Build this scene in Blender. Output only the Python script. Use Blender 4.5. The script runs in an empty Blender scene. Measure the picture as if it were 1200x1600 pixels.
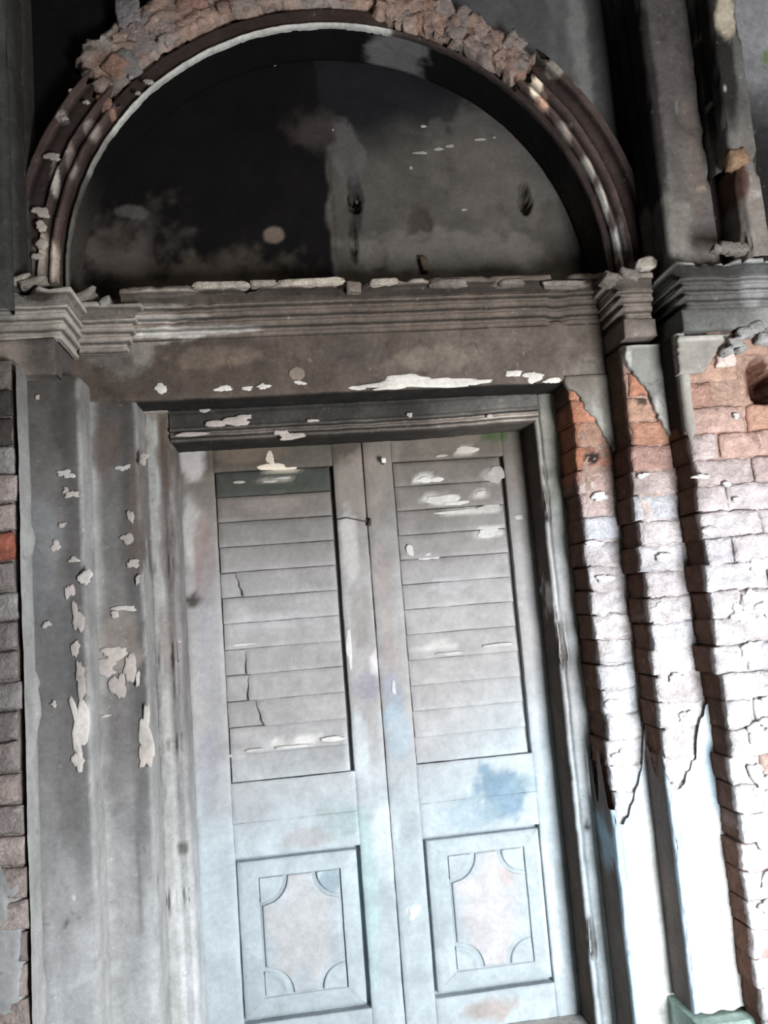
import bpy, math, random
import numpy as np
from mathutils import Vector, Matrix
C = bpy.context.scene.collection
S = bpy.context.scene

# ------------------------------------------------------------------ camera
# orientation solved from the vanishing points of the doorway (focal 1238 px at 1200x1600)
F = 1238.06
M = np.array([[0.9909023, -0.0647898, 0.1179615], [-0.1093951, 0.1227910, 0.9863849], [-0.0783923, -0.9903154, 0.1145863]])
CP = np.array([-0.3144, -3.2, 1.4347])
cam = bpy.data.objects.new('camera', bpy.data.cameras.new('camera'))
C.objects.link(cam)
cam.data.sensor_fit = 'VERTICAL'; cam.data.sensor_height = 36.0
cam.data.lens = 36.0 * F / 1600
mw = Matrix.Identity(4)
for i in range(3):
    mw[i][0] = M[i][0]; mw[i][1] = -M[i][1]; mw[i][2] = -M[i][2]; mw[i][3] = CP[i]
cam.matrix_world = mw
S.camera = cam

# ------------------------------------------------------------------ light
w = bpy.data.worlds.new('world'); S.world = w; w.use_nodes = True
w.node_tree.nodes['Background'].inputs[0].default_value = (0.86, 0.93, 1.0, 1)
w.node_tree.nodes['Background'].inputs[1].default_value = 0.022

def area(name, loc, target, sx, sy, power, col):
    l = bpy.data.lights.new(name, 'AREA'); l.shape = 'RECTANGLE'; l.size = sx; l.size_y = sy
    l.energy = power; l.color = col
    o = bpy.data.objects.new(name, l); C.objects.link(o); o.location = loc
    o.rotation_euler = (Vector(target) - Vector(loc)).to_track_quat('-Z', 'Y').to_euler()
    return o
# daylight coming in low through the open doorway on the right of the porch
area('doorway_daylight', (1.42, -3.25, 0.50), (0.8, -0.4, 0.55), 0.9, 1.2, 232, (0.93, 0.965, 1.0))
# weaker skylight from the open side further off
area('porch_skylight', (1.9, -4.4, 3.3), (-0.1, 0, 1.9), 2.0, 1.4, 40, (1.0, 0.91, 0.82))
S.view_settings.view_transform = 'Standard'; S.view_settings.look = 'None'
S.view_settings.exposure = 0.0; S.view_settings.gamma = 1.0
S.view_settings.use_curve_mapping = False

# ------------------------------------------------------------------ helpers
def at(px, py, Y):
    """wall point on the plane y=Y that stands at a pixel of the photograph"""
    d = M @ np.array([px - 600, py - 800, F]); return CP + d * ((Y + 3.2) / d[1])

def ax(px, py, Y): p = at(px, py, Y); return (p[0], p[2])

def srgb(r, g, b):
    c = np.array([r, g, b]) / 255.0
    return np.where(c <= 0.04045, c / 12.92, ((c + 0.055) / 1.055) ** 2.4)

def _hash(i, j, k, s):
    n = (i * 374761393 + j * 668265263 + k * 2147483647 + s * 974634777) & 0xffffffff
    n = ((n ^ (n >> 13)) * 1274126177) & 0xffffffff
    n = n ^ (n >> 16)
    return (n & 0xffff) / 65535.0

def vnoise(P, f, seed=0):
    Q = P * f; I = np.floor(Q).astype(np.int64); T = Q - I; T = T * T * (3 - 2 * T)
    r = 0
    for a in (0, 1):
        for b in (0, 1):
            for c in (0, 1):
                wgt = (T[..., 0] if a else 1 - T[..., 0]) * (T[..., 1] if b else 1 - T[..., 1]) * (T[..., 2] if c else 1 - T[..., 2])
                r = r + wgt * _hash(I[..., 0] + a, I[..., 1] + b, I[..., 2] + c, seed)
    return r * 2 - 1

def fbm(P, f, seed=0, o=3):
    r = 0; a = 1; t = 0
    for k in range(o):
        r = r + a * vnoise(P, f * 2 ** k, seed + k * 17); t += a; a *= 0.55
    return r / t

def sstep(a, b, x):
    t = np.clip((x - a) / (b - a), 0, 1); return t * t * (3 - 2 * t)

SEED = [100]
def nseed(): SEED[0] += 7; return SEED[0]

def mesh_from_grid(name, P, col, mat, smooth=True, keep=None):
    nu, nv = P.shape[:2]
    idx = np.arange(nu * nv).reshape(nu, nv)
    q = np.stack([idx[:-1, :-1], idx[1:, :-1], idx[1:, 1:], idx[:-1, 1:]], -1)
    if keep is not None: q = q[keep]
    q = q.reshape(-1, 4)
    me = bpy.data.meshes.new(name)
    me.vertices.add(nu * nv); me.vertices.foreach_set('co', P.reshape(-1).astype(np.float32))
    n = len(q); me.loops.add(n * 4); me.loops.foreach_set('vertex_index', q.reshape(-1).astype(np.int32))
    me.polygons.add(n); me.polygons.foreach_set('loop_start', (np.arange(n) * 4).astype(np.int32))
    me.polygons.foreach_set('loop_total', np.full(n, 4, np.int32))
    me.update(calc_edges=True); me.validate()
    a = me.color_attributes.new('tint', 'FLOAT_COLOR', 'POINT')
    c = np.ones((nu * nv, 4), np.float32); c[:, :3] = np.clip(col.reshape(-1, 3), 0, 1)
    a.data.foreach_set('color', c.reshape(-1))
    if smooth: me.polygons.foreach_set('use_smooth', np.ones(n, bool))
    me.materials.append(mat)
    return me

def link(name, me, parent=None):
    o = bpy.data.objects.new(name, me); C.objects.link(o)
    if parent is not None: o.parent = parent
    return o

def tag(o, label, cat, kind=None, group=None):
    o['label'] = label; o['category'] = cat
    if kind: o['kind'] = kind
    if group: o['group'] = group
    return o

def thing(name, label, cat, kind=None, group=None):
    o = bpy.data.objects.new(name, None); C.objects.link(o); o.empty_display_size = 0.1
    return tag(o, label, cat, kind, group)

# ---- stains and painted shade: (px, py, Y, rx, ry in photo pixels, colour, strength, raggedness)
def tint(P, base, blobs=(), var=0.16, seed=3, streak=0.0):
    base = np.asarray(base(P) if callable(base) else base, float)
    col = np.broadcast_to(base, P.shape).copy()
    n1 = fbm(P, 3.2, seed); n2 = fbm(P, 13, seed + 5)
    col *= (1 + var * (1.3 * n1 + 0.9 * n2))[..., None]
    if streak:
        Q = P.copy(); Q[..., 2] *= 0.12
        col *= (1 + streak * fbm(Q, 22, seed + 9))[..., None]
    rag = fbm(P, 16, seed + 31, 4)
    for bl_ in blobs:
        (px, py, Y, rx, ry, c, s, rg) = bl_[:8]
        o = at(px, py, Y); k = (Y + 3.2) / F
        d = np.sqrt(((P[..., 0] - o[0]) / (rx * k)) ** 2 + ((P[..., 2] - o[2]) / (ry * k)) ** 2)
        m = 1 - sstep(0.1 if len(bl_) > 8 else 0.75, 1.3 if len(bl_) > 8 else 1.15, d + rg * rag)
        m = m * s
        col = col * (1 - m[..., None]) + np.asarray(c) * m[..., None]
    return np.clip(col, 0.001, 0.95)

def seg(a, b, res):
    n = max(1, int(math.ceil(abs(b - a) / res)))
    return list(np.linspace(a, b, n + 1))

def sheet_grid(xl, xr, z0, z1, y0, y1, res, b):
    """front face with edges bent back to y1; xl/xr numbers or functions of z"""
    sd_ = [y for y in (y0 + b + .03, y0 + b + .004) if y < y1 - .002]; ns = len(sd_) + 2
    zs = [z0] * ns + seg(z0 + b, z1 - b, res) + [z1] * ns
    yz = [y1] + sd_ + [y0 + b] + [y0] * (len(zs) - 2 * ns) + [y0 + b] + sd_[::-1] + [y1]
    fl = xl if callable(xl) else (lambda z: xl); fr = xr if callable(xr) else (lambda z: xr)
    wmax = max(fr(z) - fl(z) for z in zs)
    ts = seg(0, 1, res / max(wmax, 1e-3))
    P = np.zeros((len(ts) + 2 * ns, len(zs), 3))
    for j, z in enumerate(zs):
        l, r = fl(z), fr(z); bb = min(b, (r - l) * 0.3)
        xs = [l] * ns + [l + bb + (r - l - 2 * bb) * t for t in ts] + [r] * ns
        yu = [y1] + sd_ + [y0 + b] + [y0] * len(ts) + [y0 + b] + sd_[::-1] + [y1]
        for i, x in enumerate(xs):
            P[i, j] = (x, max(yu[i], yz[j]), z)
    return P

def part(name, P, mat, base, parent=None, blobs=(), amp=0.0015, f=9, var=0.16, streak=0.0, seed=None, smooth=True, tseed=3, chip=0.0, cmul=None):
    sd = seed if seed is not None else nseed()
    if amp:
        d = np.stack([fbm(P, f, sd), fbm(P, f, sd + 50), fbm(P, f, sd + 90)], -1)
        d2 = np.stack([fbm(P, f * 5, sd + 3), fbm(P, f * 5, sd + 53), fbm(P, f * 5, sd + 93)], -1)
        P = P + amp * (d * np.array([1, 1, 1]) + 0.6 * d2)
    T = tint(P, base, blobs, var, tseed, streak)
    if cmul is not None: T = T * (cmul[None, :, None] if cmul.ndim == 1 else cmul[..., None])
    return link(name, mesh_from_grid(name, P, T, mat, smooth), parent)

def scab(px, py, Y, rx, ry, col, parent, name='plaster_scab', h=0.004, rg=0.45, rot=0.0, mat=None):
    """thin irregular crust of old plaster lying on the face y=Y"""
    o = at(px, py, Y); k = (Y + 3.2) / F; sd = nseed(); n = 26
    t = np.linspace(0, 2 * math.pi, n)
    U = np.stack([np.cos(t) * 1.3, np.sin(t) * 1.3, t * 0 + sd * .37], -1)
    rad = 1 + rg * (0.75 * vnoise(U, 0.9, sd) + 0.38 * vnoise(U, 2.6, sd + 1) + .14 * vnoise(U, 7, sd + 2)); rad[-1] = rad[0]
    P = np.zeros((n, 6, 3))
    for j, (f_, y) in enumerate([(0, 1.0), (.4, 1.0), (.7, .9), (.88, .7), (.97, .3), (1.0, -.6)]):
        x_ = rad * f_ * np.cos(t) * rx * k; z_ = rad * f_ * np.sin(t) * ry * k
        P[:, j, 0] = o[0] + x_ * math.cos(rot) - z_ * math.sin(rot); P[:, j, 2] = o[2] + x_ * math.sin(rot) + z_ * math.cos(rot); P[:, j, 1] = Y - h * y
    P[:, :5, 1] += 0.0012 * fbm(P[:, :5], 60, sd)
    return part(name, P, mat or PL, col, parent, amp=0, var=.25)
def scabs(lst, Y, parent, col=None, **k):
    for a in lst:
        c = a[4] if len(a) > 4 else col
        scab(a[0], a[1], Y, a[2], a[3], c, parent, **k)

def rbox(name, x0, x1, z0, z1, y0, y1, mat, base, parent=None, res=0.03, b=0.006, **k):
    return part(name, sheet_grid(x0, x1, z0, z1, y0, y1, res, b), mat, base, parent, **k)

def plan_sweep(name, prof, z0, z1, mat, base, parent=None, res=0.014, zres=0.02, chip=0.012, ztop=None, zbot=None, **k):
    """vertical shaft: plan profile [(x,y)...] swept from z0 to z1; ztop/zbot(x,y) give ragged ends"""
    pts = []
    for (a, b_) in zip(prof[:-1], prof[1:]):
        n = max(1, int(math.ceil(math.dist(a, b_) / res)))
        for i in range(n): pts.append((a[0] + (b_[0] - a[0]) * i / n, a[1] + (b_[1] - a[1]) * i / n))
    pts.append(prof[-1]); pts = np.array(pts)
    tg = np.gradient(pts, axis=0); nr = np.stack([tg[:, 1], -tg[:, 0]], -1); nr /= np.linalg.norm(nr, axis=1)[:, None] + 1e-9
    curv = np.linalg.norm(np.gradient(nr, axis=0), axis=1); curv = np.clip(curv / 0.25, 0, 1)
    nz = int((z1 - z0) / zres) + 1
    P = np.zeros((len(pts), nz, 3))
    for i, (x, y) in enumerate(pts):
        a = zbot(x, y) if zbot else z0; t = ztop(x, y) if ztop else z1
        P[i, :, 0] = x; P[i, :, 1] = y; P[i, :, 2] = np.linspace(a, t, nz)
    sd = nseed()
    c = np.maximum(0, fbm(P * np.array([.5, .5, 1]), 11, sd, 4) - 0.12) * chip / 0.3
    P[..., 0] -= nr[:, None, 0] * c * curv[:, None]; P[..., 1] -= nr[:, None, 1] * c * curv[:, None]
    return part(name, P, mat, base, parent, **k)

# ------------------------------------------------------------------ materials
def make_mat(name, rough=0.9, mott=0.25, fleck=0.0, fleck_col=(0.5, 0.46, 0.42), bump=0.5, dist=0.004, s1=9, s2=60, dark=0.0):
    m = bpy.data.materials.new(name); m.use_nodes = True; nt = m.node_tree; N = nt.nodes; L = nt.links
    bs = N['Principled BSDF']; bs.inputs['Roughness'].default_value = rough
    bs.inputs['Specular IOR Level'].default_value = 0.10
    at_ = N.new('ShaderNodeAttribute'); at_.attribute_name = 'tint'
    geo = N.new('ShaderNodeNewGeometry')
    def noise(scale, detail=6, r=0.6, dist_=0.0):
        n = N.new('ShaderNodeTexNoise'); n.inputs['Scale'].default_value = scale; n.inputs['Detail'].default_value = detail
        n.inputs['Roughness'].default_value = r; n.inputs['Distortion'].default_value = dist_
        L.new(geo.outputs['Position'], n.inputs['Vector']); return n
    def ramp(inp, a, b, va, vb):
        r = N.new('ShaderNodeMapRange'); r.inputs['From Min'].default_value = a; r.inputs['From Max'].default_value = b
        r.inputs['To Min'].default_value = va; r.inputs['To Max'].default_value = vb; L.new(inp, r.inputs['Value']); return r.outputs['Result']
    n1 = noise(s1, 8, 0.65, 0.4); n2 = noise(s2, 6, 0.7)
    mul = N.new('ShaderNodeMath'); mul.operation = 'MULTIPLY'
    L.new(ramp(n1.outputs['Fac'], 0.3, 0.7, 1 - mott, 1 + mott), mul.inputs[0])
    L.new(ramp(n2.outputs['Fac'], 0.3, 0.7, 1 - mott * 0.7, 1 + mott * 0.7), mul.inputs[1])
    vm = N.new('ShaderNodeVectorMath'); vm.operation = 'SCALE'; L.new(at_.outputs['Color'], vm.inputs[0]); L.new(mul.outputs[0], vm.inputs['Scale'])
    out = vm.outputs[0]
    if fleck:
        n3 = noise(27, 8, 0.72, 0.0)
        mx = N.new('ShaderNodeMix'); mx.data_type = 'RGBA'
        L.new(ramp(n3.outputs['Fac'], 0.66 - fleck * 0.1, 0.69 - fleck * 0.1, 0, 1), mx.inputs[0])
        # flecks are chipped spots of paler plaster: lighter multiple of the surface colour
        v2 = N.new('ShaderNodeVectorMath'); v2.operation = 'MULTIPLY_ADD'; L.new(out, v2.inputs[0])
        v2.inputs[1].default_value = (1.3, 1.3, 1.3); v2.inputs[2].default_value = tuple(0.10 * c for c in fleck_col)
        L.new(out, mx.inputs[6]); L.new(v2.outputs[0], mx.inputs[7]); out = mx.outputs[2]
    if dark:
        n4 = noise(21, 5, 0.6, 0.8)
        mx = N.new('ShaderNodeMix'); mx.data_type = 'RGBA'
        L.new(ramp(n4.outputs['Fac'], 0.30, 0.36, 1, 0), mx.inputs[0])
        v2 = N.new('ShaderNodeVectorMath'); v2.operation = 'SCALE'; L.new(out, v2.inputs[0]); v2.inputs['Scale'].default_value = 1 - dark
        L.new(out, mx.inputs[6]); L.new(v2.outputs[0], mx.inputs[7]); out = mx.outputs[2]
    L.new(out, bs.inputs['Base Color'])
    ad = N.new('ShaderNodeMath'); ad.operation = 'MULTIPLY_ADD'; ad.inputs[1].default_value = 0.35
    L.new(n2.outputs['Fac'], ad.inputs[0]); L.new(n1.outputs['Fac'], ad.inputs[2])
    bp = N.new('ShaderNodeBump'); bp.inputs['Strength'].default_value = bump; bp.inputs['Distance'].default_value = dist
    L.new(ad.outputs[0], bp.inputs['Height']); L.new(bp.outputs[0], bs.inputs['Normal'])
    return m

PL = make_mat('aged_plaster', mott=0.2, fleck=0.25, bump=0.45, dist=0.006, dark=0.25)
PD = make_mat('door_plaster', mott=0.15, fleck=0.0, bump=0.6, dist=0.007, s1=9, s2=45)
ST = make_mat('sooty_plaster', mott=0.3, fleck=0.35, bump=0.5, dist=0.006, dark=0.3)
TY = make_mat('smoke_black_plaster', mott=0.2, fleck=0.0, bump=0.25, dist=0.005)
BR = make_mat('eroded_brick', mott=0.25, fleck=0.5, bump=1.0, dist=0.02, s1=24, s2=90, dark=0.3)
MO = make_mat('crumbling_mortar', mott=0.3, fleck=0.3, bump=1.0, dist=0.015, s1=30, s2=110, dark=0.3)
FL = make_mat('mossy_stone_floor', mott=0.3, bump=0.6, dist=0.01)
IR = make_mat('rusty_iron', rough=0.6, mott=0.3, bump=0.4, dist=0.002, s1=60, s2=200)

# colours (reflectance of the surfaces themselves)
PALE = (0.50, 0.46, 0.42); WHITE = (0.86, 0.86, 0.86); LIME = (0.68, 0.76, 0.80); BLUE = (0.30, 0.42, 0.50)
GREY = (0.27, 0.265, 0.265); SOOT = (0.020, 0.018, 0.017); BROWN = (0.10, 0.078, 0.066)
MOSS = (0.10, 0.13, 0.06); TEAL = (0.30, 0.42, 0.42)
def lerp(a, b, t): return np.asarray(a) * (1 - t[..., None]) + np.asarray(b) * t[..., None]

# grime of the left hand side: grey below, browner and darker towards the top
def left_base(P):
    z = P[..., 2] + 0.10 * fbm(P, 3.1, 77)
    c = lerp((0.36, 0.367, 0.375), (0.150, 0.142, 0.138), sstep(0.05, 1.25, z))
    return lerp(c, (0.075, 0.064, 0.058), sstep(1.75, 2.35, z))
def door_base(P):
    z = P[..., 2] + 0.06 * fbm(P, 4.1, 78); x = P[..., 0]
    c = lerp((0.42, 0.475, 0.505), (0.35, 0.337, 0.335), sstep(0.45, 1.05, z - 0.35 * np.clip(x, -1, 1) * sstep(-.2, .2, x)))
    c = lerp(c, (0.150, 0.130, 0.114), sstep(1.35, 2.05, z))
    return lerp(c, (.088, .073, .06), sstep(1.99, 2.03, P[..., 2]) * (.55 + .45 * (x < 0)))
def frieze_base(P):
    return lerp((0.095, 0.073, 0.060), (0.120, 0.097, 0.080), sstep(-.6, .8, P[..., 0]))
def wash_base(P):
    # limewashed plaster at the foot of the right hand side
    return lerp(WHITE, (0.68, 0.74, 0.78), sstep(0.35, 0.9, P[..., 2]))

# ------------------------------------------------------------------ setting
FZ = -0.25
P = sheet_grid(-3.2, 3.4, -4.8, 0.3, 0, 0.15, 0.12, 0.01)
P = P[:, :, [0, 2, 1]]; P[..., 2] = FZ - P[..., 2]
tag(part('floor', P, FL, (0.22, 0.24, 0.22), amp=0.004, f=3), 'worn mossy stone floor of the porch at the foot of the door', 'floor', 'structure')

# spandrel wall around the arch (plane y=-.36)
AX, AZ, R0 = -0.043, 2.650, 0.995
def spandrel():
    n, k = 150, 34
    P = np.zeros((n, k, 3))
    for i, t in enumerate(np.linspace(0, math.pi, n)):
        c, s = math.cos(t), math.sin(t)
        q = min((1.75) / max(abs(c), 1e-6), 1.75 / max(abs(s), 1e-6))
        for j in range(k):
            r = 1.03 + (q - 1.03) * j / (k - 1)
            P[i, j] = (AX + r * c, -0.36, AZ + r * s)
    # return towards the lunette
    Q = np.zeros((n, k + 1, 3)); Q[:, 1:] = P; Q[:, 0] = P[:, 0] + np.array([0, 0.18, 0])
    return Q
def sp_base(P):
    return lerp((0.006, 0.005, 0.005), (0.088, 0.086, 0.086), sstep(-0.1, 0.75, P[..., 0]))
wb = tag(part('wall_back', spandrel(), TY, sp_base, amp=0.002, streak=0.25,
     blobs=[(905, 60, -.36, 16, 190, (0.20, 0.20, 0.19), 0.75, .3), (840, 30, -.36, 20, 120, (0.07, 0.07, 0.07), 0.5, .4)]),
     'smoke-stained plaster wall around the arch, black on one side and grey on the other', 'wall', 'structure')

# lunette
TYP = -0.20
def lunette():
    x = np.linspace(-1.12, 1.02, 300); z = np.linspace(2.44, 3.72, 180)
    X, Z = np.meshgrid(x, z, indexing='ij'); P = np.stack([X, np.full_like(X, TYP), Z], -1)
    sd = 5
    def hole(px, py, rx, ry, dep, tilt=0):
        o = at(px, py, TYP); k = 3.0 / F
        dx = (X - o[0]) / (rx * k); dz = (Z - o[2]) / (ry * k)
        dx = dx + tilt * dz
        d = np.sqrt(dx ** 2 + dz ** 2) + 0.25 * fbm(P, 30, 61)
        P[..., 1] += dep * (1 - sstep(0.72, 1.0, d))
    hole(820, 310, 12, 32, 0.07, -0.1); hole(552, 316, 13, 20, 0.05); hole(553, 375, 4, 44, 0.02)
    hole(657, 350, 24, 34, 0.006); hole(590, 400, 18, 30, 0.006); hole(518, 330, 5, 100, 0.006)
    return P
G = (0.125, 0.108, 0.095)
def ty_base(P):
    x = P[..., 0] + 0.035 * fbm(P, 9, 40); z = P[..., 2]
    o = at(514, 330, TYP)[0]; top = sstep(3.10, 3.42, z + 0.12 * fbm(P, 4, 41) - 0.22 * (x - 0.1))
    right = lerp((0.080, 0.071, 0.063), (0.012, 0.012, 0.014), top)
    left = np.broadcast_to(np.array([0.006, 0.005, 0.005]), P.shape)
    return left * (1 - sstep(o - .012, o + .012, x))[..., None] + right * sstep(o - .012, o + .012, x)[..., None]
bl = [(185, 400, TYP, 105, 95, (0.085, 0.070, 0.060), 0.9, .9, 1), (330, 435, TYP, 190, 45, (0.085, 0.070, 0.055), 0.85, .9, 1),
      (428, 368, TYP, 17, 15, (0.15, 0.115, 0.09), 0.9, .3), (200, 330, TYP, 30, 16, (0.11, 0.10, 0.09), .6, .9),
      (495, 205, TYP, 50, 36, (0.05, 0.04, 0.035), 0.8, .7, 1), (553, 300, TYP, 14, 70, (0.03, .027, .025), .9, .5),
      (590, 400, TYP, 20, 32, (0.035, .03, .028), .85, .4), (657, 352, TYP, 22, 36, (0.045, .035, .032), .8, .3), (553, 385, TYP, 9, 34, (0.015, .013, .012), .9, .3),
      (545, 240, TYP, 28, 60, (0.125, .12, .115), .5, .6), (820, 310, TYP, 13, 34, (0.02, .018, .016), .95, .2),
      (780, 130, TYP, 70, 60, (0.075, .062, .055), .6, .5),
      (800, 240, TYP, 140, 130, (0.12, .105, .095), .45, .7), (700, 395, TYP, 180, 40, (0.14, .125, .11), .6, .7)]
lun = tag(part('lunette_panel', lunette(), TY, ty_base, blobs=bl, amp=0.002, f=6, var=0.22),
     'smoke-blackened half-round plaster panel filling the arch, with two knocked holes', 'panel')

for (a, b, rx) in [(657, 239, 12), (684, 233, 10), (703, 228, 8), (750, 218, 13), (772, 215, 4), (661, 198, 6), (520, 203, 2), (429, 101, 3), (725, 328, 5), (642, 262, 4)]:
    scab(a, b, TYP, rx * .9, 2.6, (.27, .25, .235), lun, h=.004, rg=.5)
# ------------------------------------------------------------------ arch moulding
arch = thing('arch_molding', 'half-round plaster arch moulding with its crown broken away to bare brick', 'arch')
def ring(name, prof, t0, t1, base, blobs=(), rough=0.0, res=0.007, mat=ST, chip=.0, **k):
    pts = []
    for a, b in zip(prof[:-1], prof[1:]):
        n = max(1, int(math.ceil(math.dist(a, b) / res)))
        for i in range(n): pts.append((a[0] + (b[0] - a[0]) * i / n, a[1] + (b[1] - a[1]) * i / n))
    pts.append(prof[-1])
    n = max(4, int((t1 - t0) * 1.05 / 0.012))
    P = np.zeros((len(pts), n, 3))
    rr = np.linspace(0, 1, n)
    for i, (r, y) in enumerate(pts):
        e0 = rough * vnoise(np.array([[r * 1.0, y, 3.3]]), 60, 9)[0]; e1 = rough * vnoise(np.array([[r, y, 8.3]]), 60, 9)[0]
        t = (t0 + e0) + (t1 - t0 + e1 - e0) * rr
        P[i, :, 0] = AX + r * np.cos(t); P[i, :, 1] = y; P[i, :, 2] = AZ + r * np.sin(t)
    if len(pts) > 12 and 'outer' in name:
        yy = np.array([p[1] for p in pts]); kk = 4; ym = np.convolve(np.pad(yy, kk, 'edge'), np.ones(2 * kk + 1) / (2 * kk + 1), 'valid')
        k['cmul'] = np.clip(1 + 130 * (ym - yy), .35, 3.2)[:, None]  # roll crests paled, grooves darkened: light and shade put into the colour
    return part(name, P, mat, base, arch, blobs=blobs, **k)
def ang(px, py, Y=-.42):
    p = at(px, py, Y); return math.atan2(p[2] - AZ, p[0] - AX)
aL = ang(168, 150, -.44); aR = ang(820, 118, -.44)
LOW = -0.03
DK = (0.042, 0.029, 0.026)
# reveal (soffit) and its pale arris bead run all the way round
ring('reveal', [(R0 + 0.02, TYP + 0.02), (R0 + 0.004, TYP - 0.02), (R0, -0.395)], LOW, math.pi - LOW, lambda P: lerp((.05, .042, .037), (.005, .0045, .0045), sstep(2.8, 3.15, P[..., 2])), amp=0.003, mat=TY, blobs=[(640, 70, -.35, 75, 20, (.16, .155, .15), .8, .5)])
pale_l = [(x, y, -.42, 26, 26, (0.50, 0.485, 0.45), .95, .2) for (x, y) in [(350, 66), (390, 52), (430, 43), (470, 39), (510, 38), (550, 40), (590, 46), (310, 85), (270, 108), (240, 135), (210, 165), (185, 195)]] + [(x, y, -.42, 22, 30, (.24, .23, .21), .9, .2) for (x, y) in [(163, 222), (147, 252)]]
bead = ring('arris_bead', [(R0, -0.39), (R0 - 0.003, -0.408), (R0 - 0.001, -0.418), (R0 + 0.004, -0.423), (R0 + 0.009, -0.419), (R0 + 0.011, -.405)], LOW, math.pi - LOW, lambda P: lerp((.085, .08, .07), (.04, .03, .027), sstep(-.3, .4, P[..., 0])), blobs=pale_l, res=.006, amp=0.0028, f=14, var=.3)
bead['label'] = 'whitish plaster bead along the inner edge'
ring('fascia', [(R0 + 0.016, -0.405), (R0 + 0.07, -0.410), (R0 + 0.075, -0.36)], ang(610, 20), math.pi - LOW, DK, amp=0.003, rough=.02)
ring('fascia', [(R0 + 0.016, -0.405), (R0 + 0.05, -0.410), (R0 + 0.055, -0.36)], LOW, aR, DK, amp=0.003, rough=.02)
prof = [(R0 + 0.03, -0.36), (R0 + 0.030, -0.425), (R0 + 0.042, -0.442), (R0 + 0.055, -0.438), (R0 + 0.062, -0.424), (R0 + 0.078, -0.444), (R0 + 0.092, -0.450),
        (R0 + 0.098, -0.434), (R0 + 0.150, -0.440), (R0 + 0.156, -0.462), (R0 + 0.176, -0.468), (R0 + 0.185, -0.455), (R0 + 0.187, -0.35)]
PB = (0.24, 0.21, 0.18)
blL = [(85, 275, -.45, 6, 34, (.3, .27, .24), .8, .4), (72, 410, -.45, 30, 30, (.24, .20, .165), .8, .6),
       (112, 142, -.45, 5, 5, PB, .8, .4), (98, 185, -.45, 9, 8, (.25, .22, .2), .7, .5), (66, 385, -.45, 22, 26, (.30, .25, .2), .7, .7), (145, 200, -.45, 12, 16, (.2, .17, .15), .6, .7), (110, 250, -.45, 8, 30, (.2, .17, .15), .5, .5)]
blR = [(835, 143, -.42, 10, 16, (.55, .46, .36), .9, .4), (846, 165, -.42, 12, 16, (.36, .22, .16), .85, .5), (880, 220, -.43, 14, 24, (.28, .24, .2), .7, .4), (915, 270, -.43, 12, 24, (.24, .22, .19), .7, .4),
       (940, 330, -.43, 11, 44, (.26, .25, .22), .8, .3), (955, 390, -.43, 12, 34, (.34, .33, .29), .8, .3), (970, 380, -.44, 9, 44, (.22, .21, .2), .7, .4), (868, 108, -.45, 18, 14, (.3, .27, .22), .5, .5),
       (900, 125, -.45, 10, 18, (.3, .27, .22), .6, .4), (878, 195, -.44, 24, 5, (.2, .17, .15), .5, .5), (1000, 290, -.46, 5, 12, PB, .8, .3), (1008, 340, -.46, 5, 12, PB, .8, .3)]
l = ring('outer_molding', prof, aL, math.pi - LOW, DK, blobs=blL, rough=0.05, amp=0.0035, f=12, var=.35); l['label'] = 'worn outer rolls of the arch moulding above the doorway corner with pale scabs'
l = ring('outer_molding', prof, LOW, aR, DK, blobs=blR, rough=0.04, amp=0.003, f=12, var=.3); l['label'] = 'intact outer rolls of the arch moulding ending in a snapped edge'

for (x, y, rx, ry) in [(82, 245, 12, 7), (62, 330, 13, 10), (64, 355, 8, 9), (112, 142, 5, 4), (135, 160, 5, 3), (66, 380, 10, 9), (58, 400, 9, 8), (98, 185, 6, 5), (1000, 292, 4, 10), (1008, 345, 4, 10), (232, 129, 9, 5), (216, 146, 5, 3), (205, 120, 4, 4)]:
    scab(x, y, -.462 if x < 900 and x < 200 else -.44, rx, ry, (.34, .30, .265), arch, h=.006, rg=.7)

def lump(name, P0, ext, rot, mat, base, parent, rgh=0.2, n=7, seed=None, **k):
    """rough stone: a noisy rounded block. ext = half sizes (x,y,z); rot about Y"""
    sd = seed or nseed()
    u = np.linspace(-1, 1, n)
    me_pts = []
    nu, nv = 2 * n, n + 2
    th = np.linspace(0, 2 * math.pi, nu); ph = np.linspace(-math.pi / 2, math.pi / 2, nv)
    T, Ph = np.meshgrid(th, ph, indexing='ij')
    e = 0.38
    sg = lambda v: np.sign(v) * np.abs(v) ** e
    X = sg(np.cos(Ph)) * sg(np.cos(T)); Y = sg(np.cos(Ph)) * sg(np.sin(T)); Z = sg(np.sin(Ph))
    Q = np.stack([X, Y, Z], -1)
    nn = 1 + rgh * fbm(Q + P0, 1.6, sd, 3) + 0.4 * rgh * fbm(Q + P0, 5, sd + 4, 2)
    Q = Q * nn[..., None] * np.array(ext)
    c, s = math.cos(rot), math.sin(rot)
    R = np.stack([Q[..., 0] * c - Q[..., 2] * s, Q[..., 1], Q[..., 0] * s + Q[..., 2] * c], -1) + np.asarray(P0)
    return part(name, R, mat, base, parent, amp=0, **k)

rng = random.Random(4)
def rubble_col():
    return rng.choice([(0.33, 0.20, 0.15), (0.34, 0.25, 0.21), (0.29, 0.24, 0.215), (0.30, 0.20, 0.16), (0.37, 0.28, 0.24), (.26, .22, .205)])
def rub_base(P):
    c = lerp((.36, .245, .195), (.30, .255, .23), sstep(-.35, .35, fbm(P, 9, 71)))
    return lerp(c, (.17, .14, .125), sstep(.15, .4, fbm(P, 13, 72)) * .8)
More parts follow.
